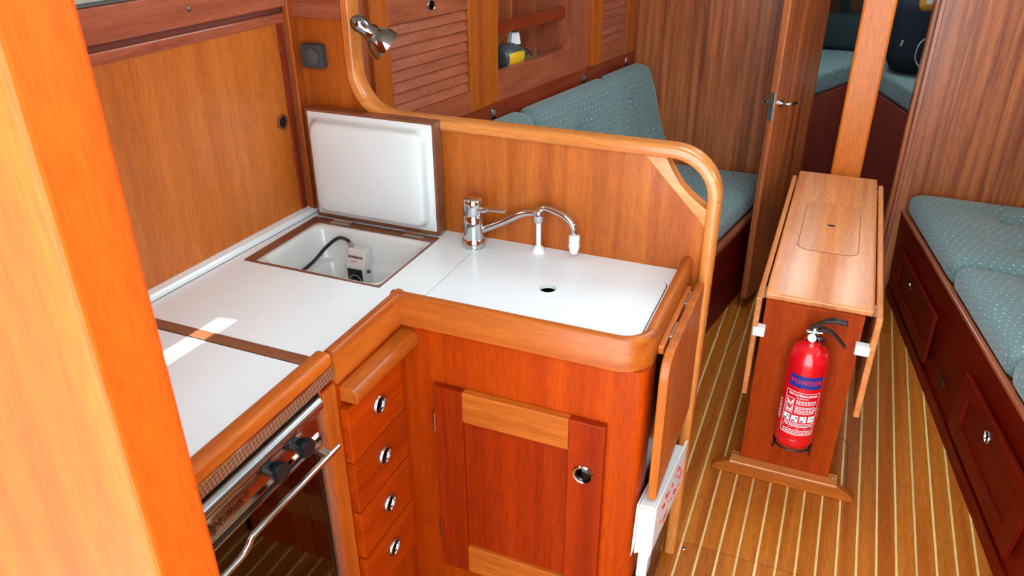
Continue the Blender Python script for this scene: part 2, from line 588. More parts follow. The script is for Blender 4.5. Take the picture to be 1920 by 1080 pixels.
# ---- floor of teak planks with holly strips
fl = struct(box('floor', plain('sole_base', (70, 38, 20), 0.7), None, -1.3, 1.3, -0.6, 6.3, -0.05, -0.006), 'cabin sole of brown planks with pale inlaid strips')
S0, SP, SW = -0.1847, 0.04907, 0.0058
rows = [(-0.55, 1.6235), (1.6255, 3.027), (3.029, 3.6)]
def line_out(p):   # raised board outboard of the diagonal line to port
    return None
LA, LBn = (-0.1819, 2.9054), (-0.294, 2.3029)
_dx, _dy = LA[0] - LBn[0], LA[1] - LBn[1]
NA, NB = _dy, -_dx              # inboard is NA*x+NB*y > c
NC = NA * LA[0] + NB * LA[1]
for k in range(-10, 20):
    xs = S0 + SP * k
    if xs > 0.75 or xs < -0.62:
        continue
    for ri, (ya, yb) in enumerate(rows):
        for nm, a, b, m, h in (('plank', xs + SW / 2, xs + SP - SW / 2, wood('plank', 'y'), 0.0), ('inlay_strip', xs - SW / 2, xs + SW / 2, wood('holly', 'y'), 0.0002)):
            rect = [(a, ya), (b, ya), (b, yb), (a, yb)]
            inb = clip(rect, -NA, -NB, -NC); outb = clip(rect, NA, NB, NC)
            if ri == 0 or xs > 0.1:
                inb, outb = rect, []
            if len(inb) > 2:
                MB().prism(inb, 'z', -0.008, h).build(nm, m, fl)
            if len(outb) > 2:
                MB().prism(outb, 'z', -0.008, h + 0.006).build(nm, m, fl)
# lifting hatch seam beside the table foot
MB().sweep([(-0.10, 2.262)] + [(0.12, 2.262)] + [(0.17, 2.262)] + arc(0.19, 2.232, 0.03, 90, 0, 6) + [(0.22, 1.99)], [(-0.0012, -0.003), (0.0012, -0.003), (0.0012, 0.0008), (-0.0012, 0.0008)]).build('hatch_seam', SEAM, fl)
MB().lathe([(0.0055, 0), (0.0055, 0.0012), (0.004, 0.0018), (0.0001, 0.0018)], (-0.176, 1.60, 0.0), n=14).build('floor_screw', STEEL, fl)

# ---- ceiling with companionway opening and added hatch openings
ZR = 1.92
cb = MB()
cb.box(-1.31, -0.55, -0.6, 3.45, ZR, ZR + 0.04).box(0.55, 1.5, -0.6, 3.45, ZR, ZR + 0.04)
cb.box(-0.55, 0.55, 0.64, 1.9, ZR, ZR + 0.04).box(-0.55, 0.55, 2.6, 3.45, ZR, ZR + 0.04)
cb.box(-0.55, -0.30, 1.9, 2.6, ZR, ZR + 0.04).box(0.40, 0.55, 1.9, 2.6, ZR, ZR + 0.04)
cb.box(-1.5, 1.5, 3.45, 4.2, 1.75, 1.79).box(-1.5, 1.5, 4.75, 6.3, 1.75, 1.79).box(-1.5, -0.22, 4.2, 4.75, 1.75, 1.79).box(0.32, 1.5, 4.2, 4.75, 1.75, 1.79).box(-1.235, 1.5, 3.45, 3.49, 1.75, ZR + 0.04)
ceil = struct(cb.build('ceiling', CREAM), 'cream headliner of the cabin roof')
mf = bpy.data.materials.new('frosted_acrylic'); mf.use_nodes = True
_nt = mf.node_tree; _nt.nodes.clear()
_o = _nt.nodes.new('ShaderNodeOutputMaterial'); _t = _nt.nodes.new('ShaderNodeBsdfTranslucent'); _t.inputs['Color'].default_value = (0.86, 0.9, 0.92, 1)
_nt.links.new(_t.outputs[0], _o.inputs['Surface'])
struct(MB().add([(-0.31, 1.89, ZR + 0.041), (0.41, 1.89, ZR + 0.041), (0.41, 2.61, ZR + 0.041), (-0.31, 2.61, ZR + 0.041)], [(0, 1, 2, 3)]).build('fill_hatch_1', mf), 'unseen frosted hatch added in the cabin roof for soft light')  # added out of view, spreads the sun softly over the saloon
struct(MB().add([(-0.23, 4.19, 1.791), (0.33, 4.19, 1.791), (0.33, 4.76, 1.791), (-0.23, 4.76, 1.791)], [(0, 1, 2, 3)]).build('fill_hatch_2', mf), 'unseen frosted hatch added over the berths to brighten the cabin')  # added out of view to brighten the forward cabin

# ---- outer hull walls
struct(box('wall_left', CREAM, None, -1.5, -1.42, -0.6, 3.43, 0, 1.40), 'pale hull lining behind the galley lockers')
struct(box('trim_3', CREAM, None, -1.5, -1.30, -0.6, 3.43, 1.40, 1.42), 'side deck above the galley lockers')
wr = MB()
wr.box(1.12, 1.16, -0.6, 3.43, 0, 1.46).box(1.12, 1.16, -0.6, 3.43, 1.74, ZR)
wr.box(1.12, 1.16, -0.6, 1.0, 1.46, 1.74).box(1.12, 1.16, 1.9, 2.1, 1.46, 1.74).box(1.12, 1.16, 3.0, 3.43, 1.46, 1.74)
struct(wr.build('wall_right', wood('bulk', 'y')), 'wooden hull lining to starboard with openings added for daylight')  # unseen window openings added to bring daylight onto the port side
struct(box('wall_left_upper', CREAM, None, -1.275, -1.235, 1.58, 3.43, 1.40, ZR + 0.04), 'pale cabin side above the saloon locker')
struct(box('wall_left_aft', CREAM, None, -1.34, -1.235, -0.6, 0.52, 1.40, ZR + 0.04), 'pale cabin side beside the companionway')

# ---- companionway bulkheads
struct(box('wall_aft_left', wood('post', 'z'), None, -1.5, -0.58, 0.40, 0.478, 0, ZR, 0.007, 3), 'blurred orange wooden bulkhead end at the left edge of the view')
struct(box('wall_aft_right', wood('light', 'z'), None, 0.62, 1.16, 0.47, 0.50, 0, ZR), 'light wooden companionway bulkhead to starboard')

# ---- forward bulkheads
struct(box('wall_forward_left', wood('bulk', 'z'), None, -1.3, -0.1245, 3.40, 3.43, 0, ZR), 'striped reddish brown wooden bulkhead behind the port settee')
wfr = struct(box('wall_forward_right', wood('bulk', 'z'), None, 0.275, 1.16, 3.40, 3.43, 0, ZR), 'striped reddish brown wooden bulkhead behind the starboard settee')
box('edge_trim', wood('bulk', 'z'), wfr, 0.258, 0.278, 3.385, 3.44, 0, ZR, 0.006)
box('rebate_strip', wood('red', 'z'), wfr, 0.279, 0.296, 3.392, 3.402, 0, ZR, 0.003)
box('strike_plate', plain('dark_bronze', (60, 30, 22), 0.4, 0.6), wfr, 0.2575, 0.262, 3.40, 3.42, 0.76, 0.85, 0.001)

# ---- partition between galley and saloon
YP = 1.585
path = [(-1.075, ZR)] + [(-1.075, 1.6), (-1.075, 1.3)] + arc(-0.965, 1.217, 0.11, 180, 270, 12) + [(-0.8, 1.107), (-0.5, 1.107)] + arc(-0.301, 1.012, 0.095, 90, 0, 12) + [(-0.206, 0.8), (-0.208, 0.4), (-0.211, 0.0)]
panel_poly = [(-1.245, 0.0), (-1.245, ZR)] + path[:-16] + [(-0.37, 1.107), (-0.363, 1.10), (-0.2166, 0.944), (-0.2166, 0.0)]
part = struct(MB().prism(panel_poly, 'y', YP, YP + 0.022).build('wall_partition', wood('panel', 'z')), 'orange wooden partition with curved top rail between galley and saloon')
csec = rrect(-0.0135, 0.0135, 1.568, 1.618, 0.009, 3)
MB().sweep(path[:4], csec, 'xz').build('cap_rail', wood('light', 'z'), part)
MB().sweep(path[3:31], csec, 'xz').build('cap_rail', wood('light', 'x'), part)
MB().sweep(path[30:], csec, 'xz').build('cap_rail', wood('light', 'z'), part)
gus = [(-0.364, 1.0955), (-0.314, 1.0955), (-0.300, 1.0681), (-0.278, 1.0369), (-0.2481, 1.0095), (-0.2146, 0.9869), (-0.2146, 0.9437)]
def smooth_pts(p, k=6):
    out = []
    for i in range(len(p) - 1):
        p0, p1, p2, p3 = p[max(i - 1, 0)], p[i], p[i + 1], p[min(i + 2, len(p) - 1)]
        for t in range(k):
            t /= k
            out.append(tuple(0.5 * ((2 * p1[d]) + (-p0[d] + p2[d]) * t + (2 * p0[d] - 5 * p1[d] + 4 * p2[d] - p3[d]) * t * t + (-p0[d] + 3 * p1[d] - 3 * p2[d] + p3[d]) * t ** 3) for d in range(len(p1))))
    return out + [p[-1]]
gpoly = [gus[0]] + smooth_pts(gus[1:6]) + [gus[6]]
MB().prism(gpoly, 'y', 1.578, 1.614).build('corner_gusset', wood('light', 'x'), part, 0.005, 3)
box('upper_board', wood('red', 'x'), part, -1.232, -1.092, 1.576, 1.5855, 1.325, 1.6, 0.003)
box('corner_post', wood('panel', 'z'), part, -1.2385, -1.221, 1.556, 1.5855, 0.84, 1.6, 0.005, 3)

# ---- galley side lockers
def strip_wall(name, mat, parent, y0, y1, z0, z1, off0, off1, bevel=0.0):
    x = hull_x
    return MB().hexa([(x(y0) + off0, y0, z0), (x(y0) + off1, y0, z0), (x(y1) + off1, y1, z0), (x(y1) + off0, y1, z0),
                      (x(y0) + off0, y0, z1), (x(y0) + off1, y0, z1), (x(y1) + off1, y1, z1), (x(y1) + off0, y1, z1)]).build(name, mat, parent, bevel)
gl = thing('galley_locker', 'brown wooden galley locker with a sliding panel along the worktop', 'locker', (-1.27, 1.05, 0.836))
sp = strip_wall('sliding_panel', wood('side', 'z'), gl, 0.52, 1.535, 0.838, 1.325, -0.025, -0.002)
o = MB().lathe([(0.0175, -0.002), (0.018, 0.003), (0.015, 0.004), (0.0135, -0.001)], (hull_x(1.509) - 0.001, 1.509, 1.0896), (1, 0, 0), 24, False, False).build('finger_pull_ring', plain('bronze', (150, 84, 58), 0.35, 0.4), sp)
MB().lathe([(0.0128, 0), (0.0127, 0.0028)], (hull_x(1.509) - 0.002, 1.509, 1.0896), (1, 0, 0), 24).build('finger_pull', plain('dark_hole', (16, 12, 10), 0.8), sp)
strip_wall('lower_track', wood('red', 'y'), gl, 0.52, 1.556, 1.316, 1.338, -0.024, 0.006, 0.003)
strip_wall('track_groove', plain('groove_board', (128, 66, 50), 0.7), gl, 0.52, 1.57, 1.335, 1.358, -0.03, -0.006)
strip_wall('fascia', wood('red', 'y'), gl, 0.52, 1.575, 1.352, 1.416, -0.03, 0.014, 0.004)
strip_wall('side_stile', wood('mahog', 'z'), gl, 1.536, 1.556, 0.84, 1.32, -0.03, 0.002, 0.002)
MB().lathe([(0.0055, 0), (0.005, 0.0025), (0.002, 0.003)], (hull_x(1.27) + 0.014, 1.271, 1.384), (1, 0, 0), 14).build('screw', STEEL, gl)
strip_wall('seal', plain('grey_seal', (88, 92, 92), 0.6), gl, 0.52, 1.575, 1.417, 1.421, -0.03, 0.012)
lin_m = plain('window_liner', (206, 204, 186), 0.5)
t2 = struct(strip_wall('trim_2', lin_m, None, 0.52, 1.58, 1.4215, 1.455, -0.03, -0.004), 'pale lining above the galley locker')
strip_wall('lining_upper', lin_m, t2, 0.52, 1.58, 1.68, ZR + 0.04, -0.03, -0.004)
strip_wall('lining_forward', lin_m, t2, 1.0, 1.58, 1.455, 1.68, -0.03, -0.004)

# ================================================================== GALLEY
ZC, ZF = 0.836, 0.873
wt = thing('galley_worktop', 'white galley worktop edged with an orange wooden fiddle rail', 'worktop', (-0.75, 1.3, 0.811))
# surface: boxes around the ice box opening and a ring around the sink cover
HX0, HX1, HY0, HY1 = -1.204, -0.841, 1.257, 1.537
SX0, SX1, SY0, SY1 = -0.7345, -0.2705, 1.2335, 1.5225
RX0, RX1, RY0, RY1 = -0.765, -0.258, 1.2, YP
sb = MB()
sb.box(-1.275, -0.765, 0.974, 1.2, 0.811, ZC)
sb.box(-1.275, -0.765, 1.2, HY0, 0.811, ZC)
sb.box(-1.275, HX0, HY0, HY1, 0.811, ZC).box(HX1, -0.765, HY0, HY1, 0.811, ZC)
sb.box(-1.275, -0.765, HY1, YP, 0.811, ZC)
def ray_rr(cx, cy, ang, x0, x1, y0, y1, r):
    dx, dy = math.cos(ang), math.sin(ang)
    lo, hi = 0, 2.0
    hx, hy, mx, my = (x1 - x0) / 2, (y1 - y0) / 2, (x0 + x1) / 2, (y0 + y1) / 2
    for _ in range(40):
        t = (lo + hi) / 2
        px, py = abs(cx + dx * t - mx) - hx + r, abs(cy + dy * t - my) - hy + r
        d = math.hypot(max(px, 0), max(py, 0)) + min(max(px, py), 0) - r
        if d < 0: lo = t
        else: hi = t
    return (cx + dx * lo, cy + dy * lo)
scx, scy = (SX0 + SX1) / 2, (SY0 + SY1) / 2
angs = sorted([2 * PI * i / 96 for i in range(96)] + [math.atan2(y - scy, x - scx) % (2 * PI) for x in (RX0, RX1) for y in (RY0, RY1)]
              + [math.atan2(y + sy2 * t * 0.03 - scy, x + sx2 * (1 - t) * 0.03 - scx) % (2 * PI) for x, sx2 in ((SX0, 1), (SX1, -1)) for y, sy2 in ((SY0, 1), (SY1, -1)) for t in (0.15, 0.3, 0.5, 0.7, 0.85)])
inner = [ray_rr(scx, scy, a, SX0, SX1, SY0, SY1, 0.03) for a in angs]
outer = [ray_rr(scx, scy, a, RX0, RX1, RY0, RY1, 0.046 if (math.cos(a) > 0 and math.sin(a) < 0) else 0.00001) for a in angs]
sb.loft([[(x, y, 0.811) for x, y in inner], [(x, y, ZC) for x, y in inner], [(x, y, ZC) for x, y in outer], [(x, y, 0.811) for x, y in outer]], False, False, False)
sb.build('surface', WHITE, wt)
cv2 = [ray_rr(scx, scy, a, SX0 + 0.004, SX1 - 0.004, SY0 + 0.004, SY1 - 0.004, 0.028) for a in angs]
MB().loft([[(x, y, 0.8335) for x, y in cv2], [(x, y, 0.8335) for x, y in inner]], False, False, False).build('cover_gap_shade', SEAM, wt)  # dark strip under the seam stands in for shade in the gap
# fiddle rails
fpath = [(-0.761, 0.957), (-0.761, 1.199)] + [(-0.60, 1.199), (-0.45, 1.199)] + arc(-0.299, 1.251, 0.052, -90, 0, 10) + [(-0.247, 1.40), (-0.247, YP)]
fsec = [(0.011, 0.804), (0.011, 0.866), (0.008, 0.8715), (0.004, 0.8735), (-0.004, 0.8735), (-0.008, 0.8715), (-0.011, 0.866), (-0.011, 0.804)]
MB().sweep([(-0.761, 0.957), (-0.761, 1.10), (-0.761, 1.21)], fsec).build('fiddle_rail', wood('panel', 'y'), wt)
MB().sweep([(-0.7725, 1.199), (-0.60, 1.199), (-0.45, 1.199)] + arc(-0.299, 1.251, 0.052, -90, 0, 10), [(a_, b_ + (0.0001 if b_ > 0.85 else -0.0001)) for a_, b_ in fsec]).build('fiddle_rail', wood('panel', 'x'), wt)
MB().sweep([(-0.247, 1.251), (-0.247, 1.40), (-0.247, YP)], fsec).build('fiddle_rail', wood('panel', 'y'), wt)
# splash bead along the hull side
bd = MB()
for y0, y1 in ((0.974, 1.585),):
    loops = []
    for y in (y0, y1):
        x = hull_x(y)
        loops.append([(x - 0.004, y, 0.83), (x + 0.020, y, 0.83), (x + 0.020, y, 0.845), (x + 0.016, y, 0.850), (x + 0.002, y, 0.853), (x - 0.004, y, 0.853)])
    bd.loft(loops, smooth=False)
bd.build('splash_bead', WHITE, wt)
MB().hexa([(hull_x(0.974) + 0.020, 0.974, 0.835), (hull_x(0.974) + 0.0215, 0.974, 0.835), (hull_x(1.58) + 0.0215, 1.58, 0.835), (hull_x(1.58) + 0.020, 1.58, 0.835),
           (hull_x(0.974) + 0.020, 0.974, 0.8368), (hull_x(0.974) + 0.0215, 0.974, 0.8368), (hull_x(1.58) + 0.0215, 1.58, 0.8368), (hull_x(1.58) + 0.020, 1.58, 0.8368)]).build('bead_seam', SEAM, wt)

# ---- sink cover board with finger hole
cov = [ray_rr(scx, scy, a, SX0 + 0.0024, SX1 - 0.0024, SY0 + 0.0024, SY1 - 0.0024, 0.0285) for a in angs]
hcx, hcy, hr = -0.505, 1.391, 0.0185
def around(r, n=None):
    return [(hcx + r * math.cos(math.atan2(y - hcy, x - hcx)), hcy + r * math.sin(math.atan2(y - hcy, x - hcx))) for x, y in cov]
sc_ = thing('sink_cover', 'white sink cover board with a round finger hole, flush in the worktop', 'sink cover', (scx, scy, 0.816))
MB().loft([[(x, y, 0.828) for x, y in around(hr)], [(x, y, ZC + 0.0002) for x, y in around(hr)], [(x, y, ZC + 0.0002) for x, y in cov], [(x, y, 0.828) for x, y in cov]], False, False, False).build('board', plain('white_board', (234, 240, 244), 0.34, coat=0.15), sc_)
MB().lathe([(hr - 0.0005, -0.008), (hr - 0.0005, 0.0006), (hr + 0.0022, 0.0006), (hr + 0.0022, 0.0002)], (hcx, hcy, ZC), n=32, cap0=False, cap1=False).build('hole_ring', WHITEP, sc_)
# sink below; the shade inside is put into its dark colour
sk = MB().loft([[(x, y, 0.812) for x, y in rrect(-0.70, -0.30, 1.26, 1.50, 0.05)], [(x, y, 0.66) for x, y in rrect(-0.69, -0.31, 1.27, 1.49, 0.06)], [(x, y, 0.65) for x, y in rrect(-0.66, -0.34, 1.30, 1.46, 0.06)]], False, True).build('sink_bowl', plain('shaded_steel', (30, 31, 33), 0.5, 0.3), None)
tag(sk, 'steel sink bowl seen dark through the hole in the white cover', 'sink')

# ---- ice box
ib = thing('ice_box', 'open white ice box let into the worktop, its lid propped against the partition', 'ice box', (-1.02, 1.4, ZC))
fr = MB()
fr.loft([[(x, y, 0.812) for x, y in rrect(HX0, HX1, HY0, HY1, 0.004, 4)], [(x, y, ZC + 0.0015) for x, y in rrect(HX0, HX1, HY0, HY1, 0.004, 4)],
         [(x, y, ZC + 0.0015) for x, y in rrect(-1.180, -0.8465, 1.2635, 1.512, 0.012, 4)], [(x, y, 0.805) for x, y in rrect(-1.180, -0.8465, 1.2635, 1.512, 0.012, 4)]], False, False, False)
fr.build('hatch_frame', wood('brown', 'x'), ib)
def lp(x0, x1, y0, y1, r, z): return [(x, y, z) for x, y in rrect(x0, x1, y0, y1, r, 6)]
ln = MB().loft([lp(-1.1805, -0.846, 1.263, 1.5125, 0.012, 0.8335), lp(-1.174, -0.852, 1.270, 1.508, 0.03, 0.8345), lp(-1.170, -0.856, 1.274, 1.504, 0.03, 0.832),
                lp(-1.167, -0.859, 1.277, 1.501, 0.032, 0.826), lp(-1.165, -0.861, 1.279, 1.499, 0.034, 0.818), lp(-1.160, -0.866, 1.284, 1.495, 0.036, 0.757), lp(-1.158, -0.868, 1.286, 1.493, 0.036, 0.753),
                lp(-1.132, -0.880, 1.296, 1.478, 0.03, 0.751), lp(-1.128, -0.884, 1.300, 1.474, 0.03, 0.745), lp(-1.10, -0.90, 1.31, 1.465, 0.03, 0.46), lp(-1.08, -0.92, 1.33, 1.45, 0.03, 0.45)], False, True)
ln.build('liner', GELCOAT, ib)
for k in range(3):
    box('liner_rib', GELCOAT, ib, -1.1285, -1.121, 1.315, 1.46, 0.70 - k * 0.028, 0.712 - k * 0.028, 0.003)
for hx in (-1.115, -0.905):
    hg = box('hinge', CHROME, ib, hx - 0.028, hx + 0.028, 1.513, 1.531, ZC + 0.0015, ZC + 0.0035, 0.0008)
    MB().cyl((hx - 0.028, 1.5325, ZC + 0.005), (hx + 0.028, 1.5325, ZC + 0.005), 0.0035, n=10).build('hinge_pin', CHROME, hg)
    for q in (-0.018, 0, 0.018):
        MB().lathe([(0.0028, 0), (0.002, 0.001)], (hx + q, 1.521, ZC + 0.0034), n=10).build('hinge_screw', STEEL, hg)
LX0, LX1, LZ0, LZ1 = -1.197, -0.841, 0.842, 1.121
lid = MB()
lid.loft([[(x, 1.570, z) for x, z in rrect(LX0, LX1, LZ0, LZ1, 0.003, 3)], [(x, 1.540, z) for x, z in rrect(LX0, LX1, LZ0, LZ1, 0.003, 3)],
          [(x, 1.540, z) for x, z in rrect(LX0 + 0.006, LX1 - 0.008, LZ0 + 0.008, LZ1 - 0.006, 0.003, 3)]], True, False, False)
lido = lid.build('lid', wood('brown', 'x'), ib)
def ll(i, y, r): return [(x, y, z) for x, z in rrect(LX0 + 0.006 + i, LX1 - 0.008 - i, LZ0 + 0.008 + i, LZ1 - 0.006 - i, r, 6)]
MB().loft([ll(0, 1.5402, 0.004), ll(0.010, 1.5392, 0.02), ll(0.014, 1.5355, 0.024), ll(0.016, 1.528, 0.026), ll(0.017, 1.519, 0.026), ll(0.020, 1.513, 0.026), ll(0.027, 1.5095, 0.026), ll(0.05, 1.5085, 0.02)], False, True).build('lid_liner', GELCOAT, lido)

# ---- thermostat box inside the ice box
tx, ty, tz = -1.026, 1.462, 0.70
tb = thing('thermostat_box', 'small grey thermostat box with a black dial inside the open ice box', 'thermostat', (tx, ty, tz))
prof = [(1.472, 0.67), (1.438, 0.67), (1.434, 0.769), (1.450, 0.811), (1.472, 0.813)]
MB().prism(prof, 'x', tx - 0.0255, tx + 0.0255).build('housing', plain('grey_housing', (206, 202, 196), 0.4), tb, 0.003)
def tface(u, v):      # slanted label face, u across, v up 0..1
    return (tx + u * 0.92, 1.434 + 0.016 * v - 0.0006, 0.769 + 0.042 * v + 0.0003)
o = MB().add([tface(-0.024, 0.12), tface(0.024, 0.12), tface(0.024, 0.9), tface(-0.024, 0.9)], [(0, 1, 2, 3)]).build('label_plate', plain('pink_label', (214, 198, 194), 0.4), tb)
lt = MB(); up = Vector((0, 0.016, 0.042)).normalized()
text_on(lt, 'isotherm', 0.0115, Vector(tface(0, 0.58)) + Vector((0, -0.0006, 0.0003)), (1, 0, 0), up, bold=0.0004)
text_on(lt, 'compact', 0.006, Vector(tface(-0.006, 0.33)) + Vector((0, -0.0006, 0.0003)), (1, 0, 0), up)
lt.build('label_lettering', plain('maroon_print', (70, 20, 24), 0.5), o)
dp = MB().add([(tx - 0.021, 1.4350, 0.706), (tx + 0.021, 1.4350, 0.706), (tx + 0.021, 1.4332, 0.765), (tx - 0.021, 1.4332, 0.765)], [(0, 1, 2, 3)]).build('dial_plate', BLACKP, tb)
MB().sweep(arc(tx, 0.732, 0.0165, 10, 170, 12), [(-0.0008, 1.4325), (0.0008, 1.4325), (0.0008, 1.4335), (-0.0008, 1.4335)], 'xz').build('dial_scale', plain('pale_blue', (150, 176, 190), 0.5), dp)
MB().lathe([(0.012, 0), (0.011, 0.008), (0.0001, 0.009)], (tx, 1.4337, 0.732), (0, -1, 0), 20).build('dial_knob', BLACKP, tb)
MB().lathe([(0.005, 0), (0.004, 0.006), (0.0001, 0.007)], (tx + 0.0255, 1.452, 0.755), (1, 0, 0), 12).build('side_screw', DARKP, tb)
cab = smooth_pts([(tx - 0.012, 1.455, 0.800), (tx - 0.022, 1.460, 0.815), (tx - 0.040, 1.470, 0.822), (tx - 0.075, 1.482, 0.815), (tx - 0.105, 1.470, 0.790), (tx - 0.120, 1.43, 0.764), (tx - 0.122, 1.36, 0.757), (tx - 0.120, 1.30, 0.757)])
MB().tube(cab, 0.0045, 8).build('cable', BLACKP, tb)
MB().cyl(cab[2], cab[8], 0.0062, n=10).build('cable_sleeve', STEEL, tb)

# ---- stove cover (separate lift-off worktop piece)
sv = thing('stove_cover', 'white cover board over the stove with wooden front rail', 'stove cover', (-1.0, 0.75, 0.811))
box('board', WHITE, sv, -1.275, -0.783, 0.56, 0.9435, 0.816, ZC)
sbd = MB(); sbd.loft([[(hull_x(y) - 0.004, y, ZC), (hull_x(y) + 0.020, y, ZC), (hull_x(y) + 0.020, y, 0.845), (hull_x(y) + 0.016, y, 0.850), (hull_x(y) + 0.002, y, 0.853), (hull_x(y) - 0.004, y, 0.853)] for y in (0.56, 0.9735)], smooth=False)
sbd.build('splash_bead', WHITE, sv)
box('joint_strip', wood('brown', 'x'), sv, -1.26, -0.772, 0.946, 0.9735, 0.811, ZC + 0.0015, 0.001)
MB().sweep([(-0.768, 0.56), (-0.768, 0.952)], [(0.0165, 0.847), (0.0165, 0.866), (0.013, 0.8715), (0.008, 0.8735), (-0.009, 0.8735), (-0.014, 0.871), (-0.0165, 0.866), (-0.0165, 0.847)]).build('front_rail', wood('panel', 'y'), sv, 0.0025)
box('metal_edge', CHROME, sv, -0.77, -0.7508, 0.56, 0.951, 0.8445, 0.8475)
box('woven_edge', weave('woven_strip'), sv, -0.783, -0.7515, 0.56, 0.951, 0.821, 0.8445)

# ---- drawer unit
XD = -0.758
du = thing('drawer_unit', 'orange wooden unit of four drawers between oven and sink cabinet', 'drawer unit', (-0.95, 1.06, 0))
box('carcass', wood('cab', 'z'), du, -1.24, XD, 0.919, 1.2, 0, 0.808)
box('stile', wood('panel', 'z'), du, XD - 0.01, XD + 0.003, 0.917, 0.957, 0, 0.804, 0.002)
def latch(parent, c, ax, r=0.0205):
    rg = MB().lathe([(r * 0.78, 0.0), (r, 0.0), (r * 1.02, 0.002), (r * 0.92, 0.0052), (r * 0.78, 0.0045), (r * 0.74, 0.001)], c, ax, 28, False, False).build('latch_ring', CHROME, parent)
    MB().lathe([(r * 0.78, 0.0005), (r * 0.70, 0.002), (r * 0.2, 0.0028), (0.0001, 0.0028)], c, ax, 28).build('latch_button', plain('dark_chrome', (44, 46, 48), 0.10, 1.0), rg)
for k, (za, zb) in enumerate(((0.615, 0.742), (0.489, 0.611), (0.362, 0.484), (0.228, 0.356))):
    d = box('drawer_front', wood('cab', 'y'), du, XD, XD + 0.018, 0.962, 1.159, za, zb, 0.002)
    latch(d, (XD + 0.018, 1.066, (0.688, 0.5585, 0.428, 0.298)[k]), (1, 0, 0))
MB().sweep([(XD + 0.02, 0.968), (XD + 0.02, 1.1995)], [(0.02, 0.757), (0.02, 0.789), (-0.008, 0.789), (-0.017, 0.783), (-0.02, 0.774), (-0.02, 0.762), (-0.016, 0.757)]).build('towel_rail', wood('panel', 'y'), du, 0.002)

# ---- sink cabinet
YD = 1.2
sc2 = thing('sink_cabinet', 'orange wooden sink cabinet with a framed door and round latch', 'cabinet', (-0.5, 1.39, 0))
box('front_panel', wood('cab', 'z'), sc2, XD, -0.275, YD, 1.218, 0, 0.811)
pp = [(-0.275, YD - 0.003)] + arc(-0.262, YD + 0.022, 0.025, -90, 0, 8) + [(-0.237, 1.27), (-0.275, 1.27)]
MB().prism(pp, 'z', 0, 0.804, True).build('corner_post', wood('cab', 'z'), sc2)
box('end_panel', plain('dark_end_panel', (44, 34, 34), 0.22, coat=0.4), sc2, -0.275, -0.239, 1.27, 1.585, 0, 0.804)
dx0, dx1, dz0, dz1 = -0.682, -0.306, 0.155, 0.672
dr = box('door', wood('cabdoor', 'z'), sc2, dx0 + 0.05, dx1 - 0.06, YD - 0.009, YD - 0.001, dz0 + 0.05, dz1 - 0.05)
box('stile', wood('cabdoor', 'z'), dr, dx0, -0.6155, YD - 0.018, YD, dz0, dz1, 0.002)
box('stile', wood('cabdoor', 'z'), dr, -0.381, dx1, YD - 0.018, YD, dz0, dz1, 0.002)
box('rail', wood('panel', 'x'), dr, -0.6155, -0.381, YD - 0.018, YD, 0.5955, dz1, 0.002)
box('rail', wood('panel', 'x'), dr, -0.6155, -0.381, YD - 0.018, YD, dz0, 0.235, 0.002)
latch(dr, (-0.3465, YD - 0.018, 0.544), (0, -1, 0), 0.0215)
for hz in (0.573, 0.26):
    MB().cyl((-0.6875, YD - 0.009, hz - 0.024), (-0.6875, YD - 0.009, hz + 0.024), 0.0042, n=10).build('hinge', CHROME, dr)

# ---- drop leaf at the end of the worktop
dl = thing('drop_leaf', 'hinged wooden worktop leaf hanging down beside the sink cabinet', 'leaf', (-0.21, 1.38, 0.5))
lpoly = [(1.21, 0.50), (1.545, 0.50), (1.545, 0.835)] + arc(1.255, 0.79, 0.045, 90, 180, 8)
MB().prism(lpoly, 'x', -0.218, -0.200).build('leaf', wood('panel', 'z'), dl, 0.003)
MB().prism([(1.262, 0.812), (1.528, 0.812), (1.528, 0.832), (1.262, 0.832)], 'x', -0.236, -0.2225).build('hinge_strip', wood('panel', 'y'), dl, 0.004, 3)
for y in (1.33, 1.47):
    box('hinge', STEEL, dl, -0.2225, -0.2172, y - 0.03, y + 0.03, 0.81, 0.834, 0.001)

# ---- ring binder kept behind the leaf
rb = thing('ring_binder', 'white ring binder with red print standing between leaf and sink cabinet', 'binder', (-0.21, 1.35, 0.02))
def binder_quad(x0, x1, zo=0.0):
    return [(x0 - 0.006, 1.195, 0.345), (x1 - 0.004, 1.20, 0.365), (x1 + 0.002, 1.50, 0.315), (x0, 1.50, 0.315), (x0, 1.187, 0.500), (x1, 1.19, 0.500), (x1 + 0.004, 1.505, 0.437), (x0 + 0.004, 1.505, 0.437)]
MB().hexa(binder_quad(-0.1965, -0.1925)).build('front_cover', WHITEP, rb)
MB().hexa(binder_quad(-0.232, -0.229)).build('back_cover', WHITEP, rb)
MB().hexa([(-0.232, 1.21, 0.350), (-0.2015, 1.21, 0.370), (-0.195, 1.49, 0.32), (-0.227, 1.49, 0.32), (-0.228, 1.195, 0.494), (-0.198, 1.197, 0.494), (-0.193, 1.49, 0.43), (-0.225, 1.49, 0.43)]).build('pages', PAPER, rb)
MB().hexa([(-0.231, 1.196, 0.356), (-0.2015, 1.20, 0.376), (-0.2015, 1.212, 0.376), (-0.231, 1.212, 0.356), (-0.2285, 1.1885, 0.490), (-0.1975, 1.1915, 0.490), (-0.1975, 1.21, 0.490), (-0.2285, 1.21, 0.490)]).build('page_edges', plain('aged_paper', (206, 192, 176), 0.8, noise=0.08, nscale=300), rb)
pr = MB()
rr = random.Random(5)
